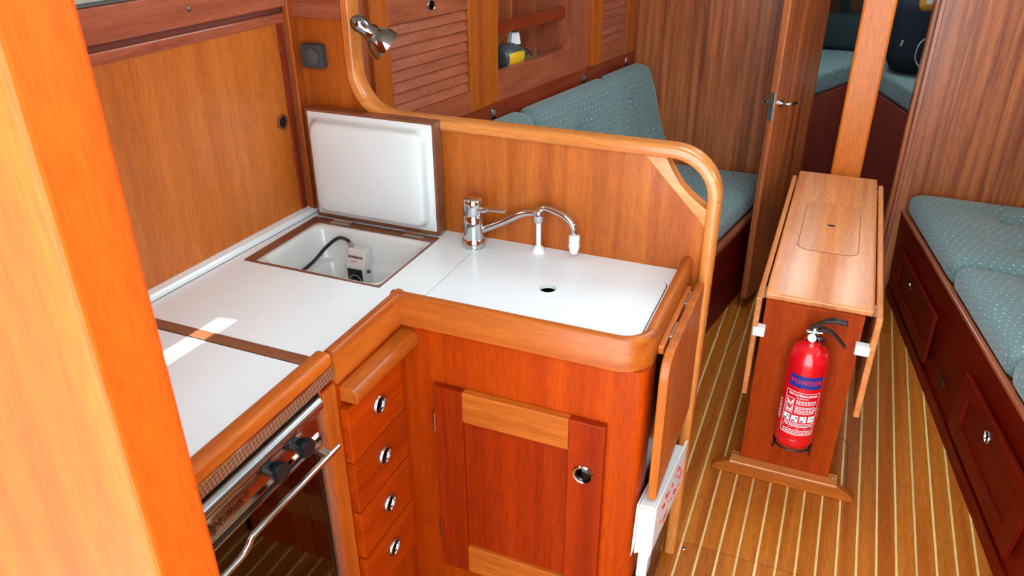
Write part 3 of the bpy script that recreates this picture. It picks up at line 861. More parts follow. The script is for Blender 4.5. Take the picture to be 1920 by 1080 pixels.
for k in range(26):
    y = rr.uniform(1.25, 1.46); t = (y - 1.19) / 0.315
    ztop = 0.5 - 0.063 * t
    z = ztop - rr.uniform(0.025, 0.11)
    w_, h_ = rr.uniform(0.004, 0.02), rr.uniform(0.002, 0.006)
    x = -0.1912 + 0.004 * t - 0.0035 * (ztop - z) / 0.155
    pr.box(x - 0.0008, x + 0.0006, y, y + w_, z, z + h_)
pr.build('cover_print', RPRINT, rb)['kind'] = 'stuff'
MB().hexa([(-0.224, 1.20, 0.29), (-0.203, 1.20, 0.29), (-0.203, 1.24, 0.29), (-0.224, 1.24, 0.29), (-0.222, 1.2, 0.40), (-0.200, 1.2, 0.40), (-0.200, 1.24, 0.40), (-0.222, 1.24, 0.40)]).build('loose_sheet', plain('grey_sleeve', (196, 190, 192), 0.35), rb)
MB().prism([(1.20, 0.0), (1.545, 0.0), (1.545, 0.22), (1.24, 0.25), (1.20, 0.25)], 'x', -0.236, -0.228).build('rack_board', BLACKP, rb)

# ---- oven
ov = thing('oven', 'stainless galley oven with dark glass door and two black knobs', 'oven', (-0.97, 0.74, 0.05))
ENAM = plain('black_enamel', (26, 18, 15), 0.35)
ob = MB()
ob.box(-1.22, -1.20, 0.56, 0.912, 0.05, 0.80).box(-1.20, -0.782, 0.56, 0.575, 0.05, 0.80).box(-1.20, -0.782, 0.90, 0.912, 0.05, 0.80)
ob.box(-1.20, -0.782, 0.575, 0.90, 0.70, 0.80).box(-1.20, -0.782, 0.575, 0.90, 0.05, 0.30)
ob.build('body', ENAM, ov)
box('oven_shelf', STEEL, ov, -1.18, -0.81, 0.577, 0.898, 0.44, 0.446)
cp = rrect(0.58, 0.80, 0.45, 0.64, 0.03)
MB().prism(cp, 'x', -0.802, -0.797).build('baking_tray', plain('olive_grey_tray', (196, 192, 172), 0.35), ov, 0.002)
MB().loft([[(-0.90, y, z) for y, z in rrect(0.64, 0.88, 0.35, 0.43, 0.01)], [(-0.82, y, z) for y, z in rrect(0.63, 0.885, 0.345, 0.435, 0.01)]], True, False, False).build('roasting_tin', STEEL, ov)
box('inner_reveal', wood('red', 'z'), ov, -0.80, XD, 0.9125, 0.9165, 0.30, 0.815)
tbp = [(-0.757, 0.5605, 0.797), (-0.757, 0.902, 0.797)]
MB().tube(tbp, 0.0145, 28).build('top_tube', STEEL, ov)
box('tube_end', BLACKP, ov, -0.785, -0.757, 0.905, 0.9115, 0.775, 0.817, 0.002)
cpn = MB().hexa([(-0.79, 0.56, 0.716), (-0.766, 0.56, 0.716), (-0.766, 0.908, 0.716), (-0.79, 0.908, 0.716), (-0.79, 0.56, 0.783), (-0.764, 0.56, 0.783), (-0.764, 0.908, 0.783), (-0.79, 0.908, 0.783)]).build('control_panel', MIRROR_TINT, ov)
for z in (0.768, 0.7225, 0.7065):
    box('panel_edge', CHROME, cpn, -0.770, -0.7615, 0.56, 0.908, z - 0.0011, z + 0.0011)
box('panel_groove', BLACKP, cpn, -0.770, -0.7635, 0.56, 0.908, 0.7075, 0.7165)
box('panel_shadow', BLACKP, cpn, -0.770, -0.7632, 0.56, 0.908, 0.769, 0.781)
tl = MB()
text_on(tl, 'Optimus', 0.026, (-0.7634, 0.658, 0.7425), (0, 1, 0), (0, 0, 1), bold=0.0002, shear=0.25)
text_on(tl, '®', 0.014, (-0.7634, 0.712, 0.7425), (0, 1, 0), (0, 0, 1))
tl.build('maker_lettering', BLACKP, cpn)
for y in (0.70, 0.80, 0.89):
    MB().lathe([(0.0035, 0), (0.003, 0.003), (0.0001, 0.0035)], (-0.758, y - 0.03, 0.818), (0.3, 0, 1), 10).build('rivet', CHROME, ov)
for y, z in ((0.766, 0.7565), (0.8365, 0.7535)):
    kb = MB().lathe([(0.013, 0), (0.014, 0.016), (0.0165, 0.018), (0.0175, 0.030), (0.0165, 0.034), (0.0001, 0.0345)], (-0.766, y, z - 0.002), (1, 0, 0.05), 28).build('knob', BLACKP, ov)
    MB().lathe([(0.012, 0), (0.012, 0.012)], (-0.766, y, z), (1, 0, 0.05), 20).build('knob_collar', DARKP, kb)
for y in (0.800, 0.885):
    ic = MB(); 
    ic.sweep([(y - 0.005, 0.741), (y + 0.005, 0.741), (y + 0.005, 0.749), (y - 0.005, 0.749), (y - 0.005, 0.741)], [(-0.0004, -0.7634), (0.0004, -0.7634), (0.0004, -0.763), (-0.0004, -0.763)], 'xy', False)
    ic.v = [(v[2], v[0], v[1]) for v in ic.v]
    ic.build('panel_mark', BLACKP, cpn)
dg_ = box('oven_door', glass_dark('oven_glass'), ov, -0.79, -0.772, 0.562, 0.905, 0.30, 0.704, 0.002)
box('door_edge', STEEL, dg_, -0.79, -0.770, 0.905, 0.9095, 0.31, 0.697)
box('door_foot', STEEL, dg_, -0.79, -0.770, 0.562, 0.905, 0.292, 0.300)
hp = smooth_pts([(-0.725, 0.904, 0.7085), (-0.725, 0.85, 0.7095), (-0.725, 0.76, 0.7105), (-0.725, 0.685, 0.7105), (-0.725, 0.666, 0.7085), (-0.725, 0.655, 0.7005), (-0.725, 0.640, 0.694), (-0.725, 0.60, 0.693), (-0.725, 0.565, 0.693)], 5)
hd = MB().tube(hp, 0.0058, 12).build('handle', CHROME, ov)
MB().hexa([(-0.768, 0.868, 0.712), (-0.722, 0.868, 0.704), (-0.722, 0.884, 0.704), (-0.768, 0.884, 0.712), (-0.768, 0.868, 0.728), (-0.722, 0.868, 0.714), (-0.722, 0.884, 0.714), (-0.768, 0.884, 0.728)]).build('handle_bracket', CHROME, hd, 0.002)

# ---- mixer tap
tp = thing('mixer_tap', 'chrome single-lever mixer tap with a jointed swivel spout', 'tap', (-0.745, 1.53, ZC))
c0 = (-0.746, 1.532, ZC)
MB().lathe([(0.0285, 0), (0.0285, 0.003), (0.0265, 0.022), (0.0255, 0.023), (0.0245, 0.05), (0.0235, 0.074), (0.0205, 0.080)], c0, n=32).build('body', CHROME, tp)
MB().lathe([(0.0215, 0.081), (0.0225, 0.084), (0.0225, 0.108), (0.0215, 0.118), (0.017, 0.1225), (0.0001, 0.124)], c0, n=32).build('cartridge_cap', CHROME, tp)
MB().tube(smooth_pts([(-0.731, 1.528, ZC + 0.094), (-0.718, 1.524, ZC + 0.098), (-0.70, 1.52, ZC + 0.102), (-0.664, 1.512, ZC + 0.108), (-0.656, 1.51, ZC + 0.109)], 4), [0.010] * 3 + [0.008] * 4 + [0.0045] * 7 + [0.0042] * 3, 12).build('lever', CHROME, tp)
MB().tube(smooth_pts([(-0.738, 1.535, ZC + 0.036), (-0.715, 1.540, ZC + 0.047), (-0.671, 1.548, ZC + 0.069), (-0.635, 1.553, ZC + 0.089), (-0.612, 1.555, ZC + 0.096), (-0.591, 1.556, ZC + 0.098)], 5), 0.0088, 14).build('spout', CHROME, tp)
MB().lathe([(0.0125, -0.020), (0.014, -0.016), (0.014, -0.002), (0.013, 0.004), (0.0125, 0.008), (0.008, 0.011), (0.0001, 0.0115)], (-0.5905, 1.556, ZC + 0.097), n=24).build('swivel_joint', CHROME, tp)
MB().tube(smooth_pts([(-0.5905, 1.556, ZC + 0.104), (-0.578, 1.555, ZC + 0.1125), (-0.556, 1.553, ZC + 0.111), (-0.527, 1.549, ZC + 0.103), (-0.508, 1.546, ZC + 0.090), (-0.5005, 1.545, ZC + 0.074), (-0.4995, 1.544, ZC + 0.058)], 5), 0.0075, 14).build('swivel_arm', CHROME, tp)
MB().lathe([(0.008, 0.064), (0.0125, 0.061), (0.0125, 0.048), (0.0112, 0.046), (0.0128, 0.042), (0.0125, 0.032), (0.011, 0.026), (0.0090, 0.020), (0.0078, 0.018), (0.0001, 0.018)], (-0.4992, 1.544, ZC), n=20).build('nozzle', WHITEP, tp)
MB().cyl((-0.5905, 1.556, ZC + 0.080), (-0.5900, 1.556, ZC + 0.012), 0.0058, n=14).build('support_tube', WHITEP, tp)
MB().lathe([(0.0165, 0), (0.0165, 0.004), (0.013, 0.008), (0.0125, 0.011), (0.008, 0.016), (0.0001, 0.017)], (-0.5900, 1.5565, ZC), n=24).build('support_flange', WHITEP, tp)
MB().box(-0.751, -0.743, 1.5065, 1.508, ZC + 0.055, ZC + 0.064).build('badge', DARKP, tp)

# ---- wall switch and reading lamp
sw = thing('switch', 'square charcoal wall switch on the partition beside the lid', 'switch', (-1.172, 1.585, 1.24))
MB().prism(rrect(-1.2045, -1.146, 1.212, 1.268, 0.006), 'y', 1.563, 1.5855).build('plate', DARKP, sw, 0.003)
MB().lathe([(0.0205, 0), (0.0205, 0.002), (0.019, 0.003), (0.0001, 0.003)], (-1.1755, 1.5635, 1.240), (0, -1, 0), 32).build('rocker', plain('charcoal_face', (74, 76, 78), 0.4), sw)
MB().lathe([(0.0214, 0), (0.0214, 0.0006), (0.0205, 0.0006), (0.0205, 0)], (-1.1755, 1.5632, 1.240), (0, -1, 0), 32, False, False).build('rocker_gap', BLACKP, sw)
la = thing('reading_lamp', 'shiny chrome swivel reading lamp on the partition edge', 'lamp', (-1.02, 1.58, 1.28))
MB().lathe([(0.021, 0), (0.021, 0.006), (0.018, 0.011), (0.0001, 0.012)], (-1.0245, 1.60, 1.298), (0.4, -1, 0), 24).build('mount', plain('dark_chrome', (44, 46, 48), 0.10, 1.0), la)
A = Vector((-1.0275, 1.552, 1.328)); Bv = A + Vector((0.050, 0.032, -0.056)); ax = (Bv - A).normalized()
MB().lathe([(0.0001, -0.018), (0.011, -0.015), (0.0185, -0.006), (0.0195, 0.004), (0.0175, 0.014), (0.017, 0.028), (0.0205, 0.038), (0.0215, 0.041)], A, ax, 28).build('lamp_neck', plain('smoked_chrome', (150, 152, 154), 0.07, 1.0), la)
MB().lathe([(0.0215, 0.041), (0.023, 0.042), (0.0315, 0.051), (0.0375, 0.063), (0.040, 0.080), (0.0385, 0.080), (0.034, 0.063), (0.01, 0.048)], A, ax, 32, False, True).build('shade', plain('smoked_chrome', (150, 152, 154), 0.07, 1.0), la)
MB().lathe([(0.022, 0.039), (0.0235, 0.0405), (0.022, 0.042)], A, ax, 28, False, False).build('collar', STEEL, la)

# ================================================================== SALOON, PORT SIDE
def lk(mb, y0, y1, z0, z1, off0, off1, ztilt=0.0):
    x = lock_x
    return mb.hexa([(x(y0) + off0, y0, z0), (x(y0) + off1, y0, z0), (x(y1) + off1, y1, z0), (x(y1) + off0, y1, z0),
                    (x(y0) + off0 - ztilt, y0, z1), (x(y0) + off1 - ztilt, y0, z1), (x(y1) + off1 - ztilt, y1, z1), (x(y1) + off0 - ztilt, y1, z1)])
sl = thing('saloon_locker', 'reddish wooden saloon locker with louvred doors and an open shelf', 'locker', (-1.1, 2.5, 0.88))
lk(MB(), 1.61, 3.4, 0.80, 0.946, -0.03, 0.006).build('lower_rail', wood('mahog', 'y'), sl, 0.003)
lk(MB(), 1.61, 1.812, 0.946, ZR, -0.02, 0.0).build('stile', wood('red', 'z'), sl)
lk(MB(), 2.297, 2.398, 0.946, ZR, -0.02, 0.0).build('stile', wood('panel', 'z'), sl)
lk(MB(), 2.865, 2.993, 0.946, ZR, -0.02, 0.0).build('stile', wood('red', 'z'), sl)
lk(MB(), 3.362, 3.4, 0.946, ZR, -0.02, 0.0).build('stile', wood('red', 'z'), sl)
lk(MB(), 2.398, 2.865, 0.946, 1.045, -0.02, 0.0).build('shelf_rail', wood('red', 'y'), sl)
# rounded lower corner of the shelf opening
cpoly = [(2.867, 1.043), (2.867, 1.095)] + [(2.865 - 0.045 + 0.045 * math.cos(a), 1.09 + 0.045 * math.sin(a)) for a in [-i * PI / 2 / 8 for i in range(9)]] + [(2.81, 1.043)]
m = MB().prism(cpoly, 'x', -0.02, 0.001)
m.v = [(v[0] + lock_x(v[1]), v[1], v[2]) for v in m.v]
m.build('corner_fillet', wood('red', 'z'), sl)
lk(MB(), 2.396, 2.868, 1.152, 1.190, -0.04, -0.022).build('shelf_bar', wood('mahog', 'y'), sl, 0.003)
lk(MB(), 2.36, 2.90, 0.998, 1.011, -0.24, -0.02).build('shelf_board', plain('shelf_cloth', (150, 132, 100), 0.8), sl)
lk(MB(), 2.30, 2.99, 0.985, ZR, -0.25, -0.235).build('shelf_back', wood('bulk', 'z'), sl)
lk(MB(), 2.86, 2.875, 0.985, ZR, -0.25, -0.02).build('shelf_end', wood('red', 'z'), sl)
lk(MB(), 2.385, 2.398, 0.985, ZR, -0.25, -0.02).build('shelf_end', wood('red', 'z'), sl)
lk(MB(), 2.46, 2.475, 1.19, ZR, -0.22, -0.2).build('cable_strap', plain('grey_strap', (60, 66, 70), 0.6), sl)
lk(MB(), 2.40, 2.46, 1.08, ZR, -0.23, -0.19).build('dark_box', plain('dark_brown_box', (70, 44, 38), 0.6), sl)

def louvre_door(y0, y1, yi0, yi1, z0, zi0, zi1, nsl, edge_mat, knob=None):
    d = lk(MB(), yi0 - 0.005, yi1 + 0.005, zi0 - 0.005, zi1 + 0.005, -0.02, -0.012).build('louvred_door', plain('louvre_back', (70, 26, 18), 0.8), sl)
    lk(MB(), y0, yi0, z0, 1.45, -0.006, 0.014).build('stile', wood(edge_mat, 'z'), d, 0.002)
    lk(MB(), yi1, y1, z0, 1.45, -0.006, 0.014).build('stile', wood(edge_mat, 'z'), d, 0.002)
    lk(MB(), yi0, yi1, z0, zi0, -0.006, 0.013).build('rail', wood('red', 'y'), d, 0.002)
    lk(MB(), yi0, yi1, zi1, 1.45, -0.006, 0.013).build('rail', wood('red', 'y'), d, 0.002)
    p = (zi1 - zi0) / nsl
    for k in range(nsl):
        z = zi0 + p * k
        lk(MB(), yi0, yi1, z + 0.001, z + p + 0.006, 0.004, 0.010, 0.015).build('slat', wood('red', 'y'), d, 0.0015)
    if knob:
        y, z = knob
        x = lock_x(y) + 0.013
        rg = MB().lathe([(0.012, 0), (0.016, 0), (0.0165, 0.002), (0.0145, 0.005), (0.0125, 0.0045)], (x, y, z), (1, -0.2, 0), 24, False, False).build('latch_ring', CHROME, d)
        MB().lathe([(0.0128, 0.0005), (0.011, 0.002), (0.0001, 0.0025)], (x, y, z), (1, -0.2, 0), 24).build('latch_button', plain('dark_chrome', (44, 46, 48), 0.10, 1.0), rg)
louvre_door(1.812, 2.297, 1.880, 2.227, 0.947, 1.014, 1.263, 8, 'panel', (2.056, 1.295))
louvre_door(2.995, 3.360, 3.077, 3.294, 0.949, 1.019, 1.40, 12, 'panel')
for y in (2.355, 2.955, 3.315):
    tbn = MB()
    pl = [(y - 0.011, 0.893), (y + 0.011, 0.893)] + [(y + 0.011 * math.cos(a), 0.921 + 0.013 * math.sin(a)) for a in [i * PI / 10 for i in range(11)]]
    tbn.prism(pl, 'x', 0.006, 0.010)
    tbn.v = [(v[0] + lock_x(v[1]), v[1], v[2]) for v in tbn.v]
    t_ = tbn.build('cushion_clip', CHROME, sl, 0.001)
    MB().lathe([(0.003, 0), (0.002, 0.001)], (lock_x(y) + 0.010, y, 0.923), (1, -0.2, 0), 10).build('clip_screw', STEEL, t_)

# ---- portable lamp on the open shelf
pl_ = thing('portable_lamp', 'grey and yellow portable lamp with white cap on the open shelf', 'lamp', (lock_x(2.57) - 0.07, 2.57, 1.011))
bc = Vector((lock_x(2.57) - 0.070, 2.555, 1.060)); dv = Vector((0.19, 1.0, -0.04)).normalized()
prf = [(0.0001, -0.052), (0.028, -0.046), (0.043, -0.025), (0.047, 0.0), (0.045, 0.03), (0.036, 0.062), (0.024, 0.09), (0.014, 0.112), (0.012, 0.125), (0.0001, 0.127)]
MB().lathe(prf, bc, dv, 28).build('housing', plain('grey_rubber', (66, 72, 74), 0.45), pl_)
yb = MB()
sd_ = dv.cross(Vector((0, 0, 1))).normalized(); upv = sd_.cross(dv).normalized()
loops = []
for r, h in [(0.036, -0.036), (0.0445, -0.025), (0.0482, 0.0), (0.0465, 0.03), (0.039, 0.055)]:
    loops.append([bc + dv * h + (sd_ * math.cos(a) - upv * math.sin(a)) * r for a in [-0.45 + i * 1.7 / 10 for i in range(11)]])
yb.loft(loops, False, False, True, closed=False)
yb.build('yellow_shell', plain('yellow_plastic', (226, 178, 30), 0.35), pl_)
wc = bc + dv * 0.045 + Vector((0, 0, 0.04))
MB().lathe([(0.025, 0), (0.019, 0.038), (0.0001, 0.04)], wc, (0, 0, 1), 8).build('cap', WHITEP, pl_)
MB().cyl(wc + Vector((0, 0, 0.038)), wc + Vector((0, 0, 0.055)), 0.010, n=12).build('cap_top', BLACKP, pl_)
MB().tube([bc + dv * 0.10 + Vector((0.012, 0, 0.02)), bc + dv * 0.12 + Vector((0.014, 0.004, 0.0)), bc + dv * 0.135 + Vector((0.015, 0.004, -0.015))], 0.003, 8).build('switch_lever', CHROME, pl_)
wx = lock_x(2.73) - 0.06
wl = MB().tube(smooth_pts([(wx, 2.713, 1.011), (wx, 2.716, 1.045), (wx, 2.729, 1.066), (wx, 2.742, 1.045), (wx, 2.745, 1.011)], 5), 0.0018, 6).build('wire_loop', plain('pale_brass', (210, 186, 150), 0.3, 1.0), None)
tag(wl, 'thin pale wire loop beside the portable lamp on the shelf', 'wire')

# ---- port settee
ps = thing('port_settee', 'dark wooden settee base behind the galley partition', 'settee', (-0.55, 2.5, 0))
def pf(mb, y0, y1, z0, z1, o0, o1):
    return mb.hexa([(port_x(y0) + o0, y0, z0), (port_x(y0) + o1, y0, z0), (port_x(y1) + o1, y1, z0), (port_x(y1) + o0, y1, z0), (port_x(y0) + o0, y0, z1), (port_x(y0) + o1, y0, z1), (port_x(y1) + o1, y1, z1), (port_x(y1) + o0, y1, z1)])
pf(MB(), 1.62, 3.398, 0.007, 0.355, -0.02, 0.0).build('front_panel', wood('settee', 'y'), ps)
pf(MB(), 1.62, 3.398, 0.345, 0.368, -0.022, 0.004).build('top_trim', wood('red', 'y'), ps, 0.004)
MB().hexa([(lock_x(1.62), 1.62, 0.34), (port_x(1.62) - 0.02, 1.62, 0.34), (port_x(3.398) - 0.02, 3.398, 0.34), (lock_x(3.398), 3.398, 0.34), (lock_x(1.62), 1.62, 0.352), (port_x(1.62) - 0.02, 1.62, 0.352), (port_x(3.398) - 0.02, 3.398, 0.352), (lock_x(3.398), 3.398, 0.352)]).build('seat_board', wood('bulk', 'y'), ps)
y0, y1 = 1.64, 3.385
sc8 = lambda z, o: [(lock_x(y0) + 0.12, y0, z), (port_x(y0) - o, y0, z), (port_x(y1) - o, y1, z), (lock_x(y1) + 0.12, y1, z)]
ctag = 'teal seat cushion with pale dots on the port settee'
o = cushion('seat_cushion', sc8(0.356, 0.022) + sc8(0.478, 0.006), (0.55, 1.74, 0.12), 0.035, FAB, [(0.5, 0.12), (0.5, 0.45), (0.62, 0.78), (0.3, 0.78), (0.62, 0.6)], n=(22, 60, 6))
tag(o, ctag, 'cushion')
bl = [('teal back cushion of the port settee, nearest the partition, mostly hidden', 1.64, 2.472, [(0.3, 0.5), (0.7, 0.5)]),
      ('teal dotted back cushion in the middle of the port settee', 2.474, 3.046, [(0.42, 0.68), (0.2, 0.4), (0.7, 0.4)]),
      ('teal dotted back cushion of the port settee against the forward bulkhead', 3.048, 3.386, [(0.35, 0.72), (0.68, 0.42), (0.25, 0.35)])]
for lab, ya, yb_, tf in bl:
    def B(y, z, t):   # t 0 back, 1 front ; offsets from locker face
        if z: return (lock_x(y) + (0.012 if t == 0 else 0.09), y, 0.905 - (0.01 if t else 0))
        return (lock_x(y) + (0.10 if t == 0 else 0.222), y, 0.486)
    # local x along boat, local y up the back, local z = out of the back
    C8 = [B(ya, 0, 0), B(yb_, 0, 0), B(yb_, 1, 0), B(ya, 1, 0), B(ya, 0, 1), B(yb_, 0, 1), B(yb_, 1, 1), B(ya, 1, 1)]
    o = cushion('back_cushion', C8, (yb_ - ya, 0.45, 0.11), 0.032, FAB, tf, n=(max(14, int((yb_ - ya) * 40)), 20, 6), crown=0.02)
    tag(o, lab, 'cushion', 'back cushions of the port settee')

# ---- open cabin door
HX, HY, EX, EY = -0.122, 3.398, -0.236, 3.0
du_ = Vector((EX - HX, EY - HY, 0)).normalized(); dn_ = Vector((-du_.y, du_.x, 0))
if dn_.x < 0: dn_ = -dn_
TH = 0.024
p0 = Vector((HX, HY, 0)); p1 = Vector((EX, EY, 0))
def dpt(p, t, z): return tuple(p + dn_ * t + Vector((0, 0, z)))
dz0_, dz1_ = 0.06, 1.85
door = struct(MB().hexa([dpt(p1, 0, dz0_), dpt(p1, TH, dz0_), dpt(p0, TH, dz0_), dpt(p0, 0, dz0_), dpt(p1, 0, dz1_), dpt(p1, TH, dz1_), dpt(p0, TH, dz1_), dpt(p0, 0, dz1_)]).build('door_1', wood('bulk', 'z')), 'striped wooden cabin door swung open against the port settee')
MB().hexa([dpt(p1 + du_ * 0.006, -0.001, dz0_), dpt(p1 + du_ * 0.006, TH + 0.001, dz0_), dpt(p1 - du_ * 0.001, TH + 0.001, dz0_), dpt(p1 - du_ * 0.001, -0.001, dz0_), dpt(p1 + du_ * 0.006, -0.001, dz1_), dpt(p1 + du_ * 0.006, TH + 0.001, dz1_), dpt(p1 - du_ * 0.001, TH + 0.001, dz1_), dpt(p1 - du_ * 0.001, -0.001, dz1_)]).build('edge_lipping', wood('bulk', 'z'), door, 0.002)
e = p1 + du_ * 0.006
MB().hexa([dpt(e, 0.002, 0.81), dpt(e, 0.020, 0.81), dpt(e + du_ * 0.003, 0.020, 0.81), dpt(e + du_ * 0.003, 0.002, 0.81), dpt(e, 0.002, 0.912), dpt(e, 0.020, 0.912), dpt(e + du_ * 0.003, 0.020, 0.912), dpt(e + du_ * 0.003, 0.002, 0.912)]).build('lock_plate', STEEL, door, 0.001)
kp = p1 - du_ * 0.035
h_ = MB()
h_.cyl(dpt(kp, TH, 0.868), dpt(kp, TH + 0.008, 0.868), 0.013, n=20)
h_.tube(smooth_pts([dpt(kp, TH, 0.868), dpt(kp, TH + 0.028, 0.868), dpt(kp - du_ * 0.012, TH + 0.038, 0.867), dpt(kp - du_ * 0.06, TH + 0.040, 0.864)], 4), 0.0065, 10)
h_.build('door_handle', CHROME, door)
k_ = MB(); k_.cyl(dpt(kp, 0, 0.868), dpt(kp, -0.010, 0.868), 0.013, n=16); k_.tube([dpt(kp, -0.008, 0.868), dpt(kp, -0.028, 0.868), dpt(kp + du_ * 0.02, -0.034, 0.867)], 0.006, 10)
k_.build('door_handle', CHROME, door)

# ---- mast support post
po = MB().box(0.0165, 0.124, 3.135, 3.20, 0.0, ZR).build('support_post', wood('mast', 'z'), None, 0.009, 3)
tag(po, 'tall orange wooden mast support post behind the table', 'post')

# ================================================================== TABLE
ZT = 0.605
ta = thing('saloon_table', 'wooden drop-leaf saloon table standing on the centre line', 'table', (0.046, 2.5, 0))
tt = MB().box(-0.0945, 0.1835, 2.005, 3.083, ZT - 0.020, ZT).build('table_top', wood('table', 'y'), ta, 0.006, 3)
li = MB().prism(rrect(-0.040, 0.132, 2.336, 2.757, 0.035), 'z', ZT - 0.004, ZT + 0.0006).build('bottle_lid', wood('table', 'y'), tt)
rg = rrect(-0.0420, 0.1340, 2.3335, 2.7595, 0.037); rg2 = rrect(-0.040, 0.132, 2.336, 2.757, 0.035)
MB().loft([[(x, y, ZT - 0.002) for x, y in rg], [(x, y, ZT + 0.0004) for x, y in rg], [(x, y, ZT + 0.0004) for x, y in rg2]], False, False, False).build('lid_seam', plain('table_seam', (118, 64, 34), 0.6), tt)
MB().prism([(0.047 + 0.013 * math.cos(a), 2.557 + 0.007 * math.sin(a)) for a in [i * PI / 10 for i in range(20)]], 'z', ZT, ZT + 0.001).build('finger_slot', plain('dark_hole', (16, 12, 10), 0.8), li)
for nm, xa, xb in (('l', -0.114, -0.0985), ('r', 0.1865, 0.2035)):
    lf = box('drop_leaf', wood('table', 'y'), ta, xa, xb, 1.966, 3.018, 0.29, ZT, 0.004, 3)
    for y in (2.03, 2.95):
        box('leaf_hinge', STEEL, lf, (xb if nm == 'l' else xa - 0.003), (xb + 0.003 if nm == 'l' else xa), y - 0.02, y + 0.02, ZT - 0.02, ZT - 0.004)
box('pedestal', wood('cab', 'z'), ta, -0.0885, 0.163, 1.993, 2.02, 0.03, ZT - 0.019)
box('pedestal', wood('cab', 'z'), ta, -0.0885, 0.163, 2.95, 2.977, 0.03, ZT - 0.019)
box('pedestal_side', wood('cab', 'z'), ta, -0.086, -0.066, 2.02, 2.95, 0.25, ZT - 0.019)
box('pedestal_side', wood('cab', 'z'), ta, 0.14, 0.16, 2.02, 2.95, 0.25, ZT - 0.019)
for yc, yd in ((1.957, 1.985), (2.985, 3.013)):
    fp = [(-0.168, 0.0), (0.241, 0.0), (0.239, 0.014), (0.232, 0.022), (0.190, 0.045), (-0.116, 0.045), (-0.160, 0.022), (-0.167, 0.014)]
    ft = MB().prism(fp, 'y', yc, yd).build('foot', wood('panel', 'x'), ta, 0.005, 3)
    for xx in (-0.103, 0.177):
        bk = box('foot_block', wood('light', 'x'), ft, xx - 0.0135, xx + 0.0135, yd, yd + 0.03, 0.0, 0.045, 0.003)
        MB().lathe([(0.0045, 0), (0.003, 0.0015)], (xx, yd + 0.014, 0.0448), n=12).build('bolt', STEEL, bk)
box('foot_ledge', wood('light', 'x'), ta, -0.116, 0.190, 1.958, 1.993, 0.041, 0.0465, 0.002)
for xa, xb in ((-0.1105, -0.078), (0.153, 0.190)):
    box('leaf_clip', WHITEP, ta, xa, xb, 1.962, 1.993, 0.488, 0.515, 0.003)

# ---- fire extinguisher on the table pedestal
fe = thing('fire_extinguisher', 'red powder fire extinguisher hanging on the table pedestal', 'fire extinguisher', (0.046, 1.935, 0.19))
ex, ey, er = 0.046, 1.934, 0.053
fbody = MB().lathe([(0.030, 0.196), (0.047, 0.198), (0.052, 0.205), (er, 0.215), (er, 0.462), (0.051, 0.480), (0.045, 0.496), (0.034, 0.509), (0.024, 0.515), (0.0215, 0.519), (0.0215, 0.528)], (ex, ey, 0), n=48).build('cylinder', REDP, fe)
MB().lathe([(0.0525, 0.226), (0.0537, 0.228), (0.0525, 0.230)], (ex, ey, 0), n=48, cap0=False, cap1=False).build('weld_bead', REDP, fbody)
def wrap(mb, pts, r=er + 0.0006):
    """(s, z): s arc length from the front facing -y"""
    return [(ex + r * math.sin(s / r), ey - r * math.cos(s / r), z) for s, z in pts]
def wrap_rect(mb, s0, s1, z0, z1, r=er + 0.0006, n=10):
    o = len(mb.v)
    for i in range(n + 1):
        s = s0 + (s1 - s0) * i / n
        mb.v += wrap(mb, [(s, z0), (s, z1)], r)
    for i in range(n):
        mb.f.append((o + 2 * i, o + 2 * i + 2, o + 2 * i + 3, o + 2 * i + 1)); mb.sm.append(True)
def wrap_text(mb, s, size, s0, z0, r=er + 0.0012, bold=0.0, rot=False, squash=1.0, align='CENTER'):
    vs, fs = text_geo(s, size, 0, align, bold)
    pts = [((-y + s0, x * squash + z0) if rot else (x * squash + s0, y + z0)) for x, y, z in vs]
    mb.add(wrap(mb, pts, r), fs)
SO = 0.007
m = MB(); wrap_rect(m, SO - 0.047, SO + 0.044, 0.402, 0.440)
bb = m.build('blue_band', BLUEP, fbody)
m = MB(); wrap_text(m, 'POWDER', 0.0195, SO - 0.001, 0.421, bold=0.0004, squash=1.02)
m.build('powder_lettering', RPRINT, bb)
m = MB()
for (a, b, c, d) in ((-0.050, 0.044, 0.3865, 0.3880), (-0.050, 0.044, 0.2485, 0.2500), (-0.050, -0.0487, 0.2485, 0.388), (0.0427, 0.044, 0.2485, 0.388)):
    wrap_rect(m, SO + a, SO + b, c, d)
wrap_text(m, 'FIRE EXTINGUISHER', 0.0088, SO - 0.003, 0.379, bold=0.0002)
wrap_text(m, '2kg POWDER', 0.0055, SO - 0.003, 0.370)
rr = random.Random(3)
for k, z in enumerate((0.360, 0.355, 0.350, 0.341, 0.336, 0.331, 0.326, 0.321)):
    s = -0.018
    while s < 0.036:
        w_ = rr.uniform(0.003, 0.009)
        wrap_rect(m, SO + s, min(SO + s + w_, SO + 0.040), z, z + 0.0024, n=3)
        s += w_ + 0.0016
for k, z in enumerate((0.286, 0.281, 0.2765, 0.263, 0.2575, 0.2525)):
    s = -0.042
    while s < 0.036:
        w_ = rr.uniform(0.003, 0.010)
        wrap_rect(m, SO + s, min(SO + s + w_, SO + 0.041), z, z + 0.0022, n=3)
        s += w_ + 0.0015
for a, b, c, d in ((-0.045, -0.0235, 0.3645, 0.366), (-0.045, -0.0235, 0.341, 0.3422), (-0.045, -0.0235, 0.318, 0.3194), (-0.045, -0.0438, 0.318, 0.366), (-0.0247, -0.0235, 0.318, 0.366), (-0.046, 0.040, 0.2700, 0.2712)):
    wrap_rect(m, SO + a, SO + b, c, d, n=4)
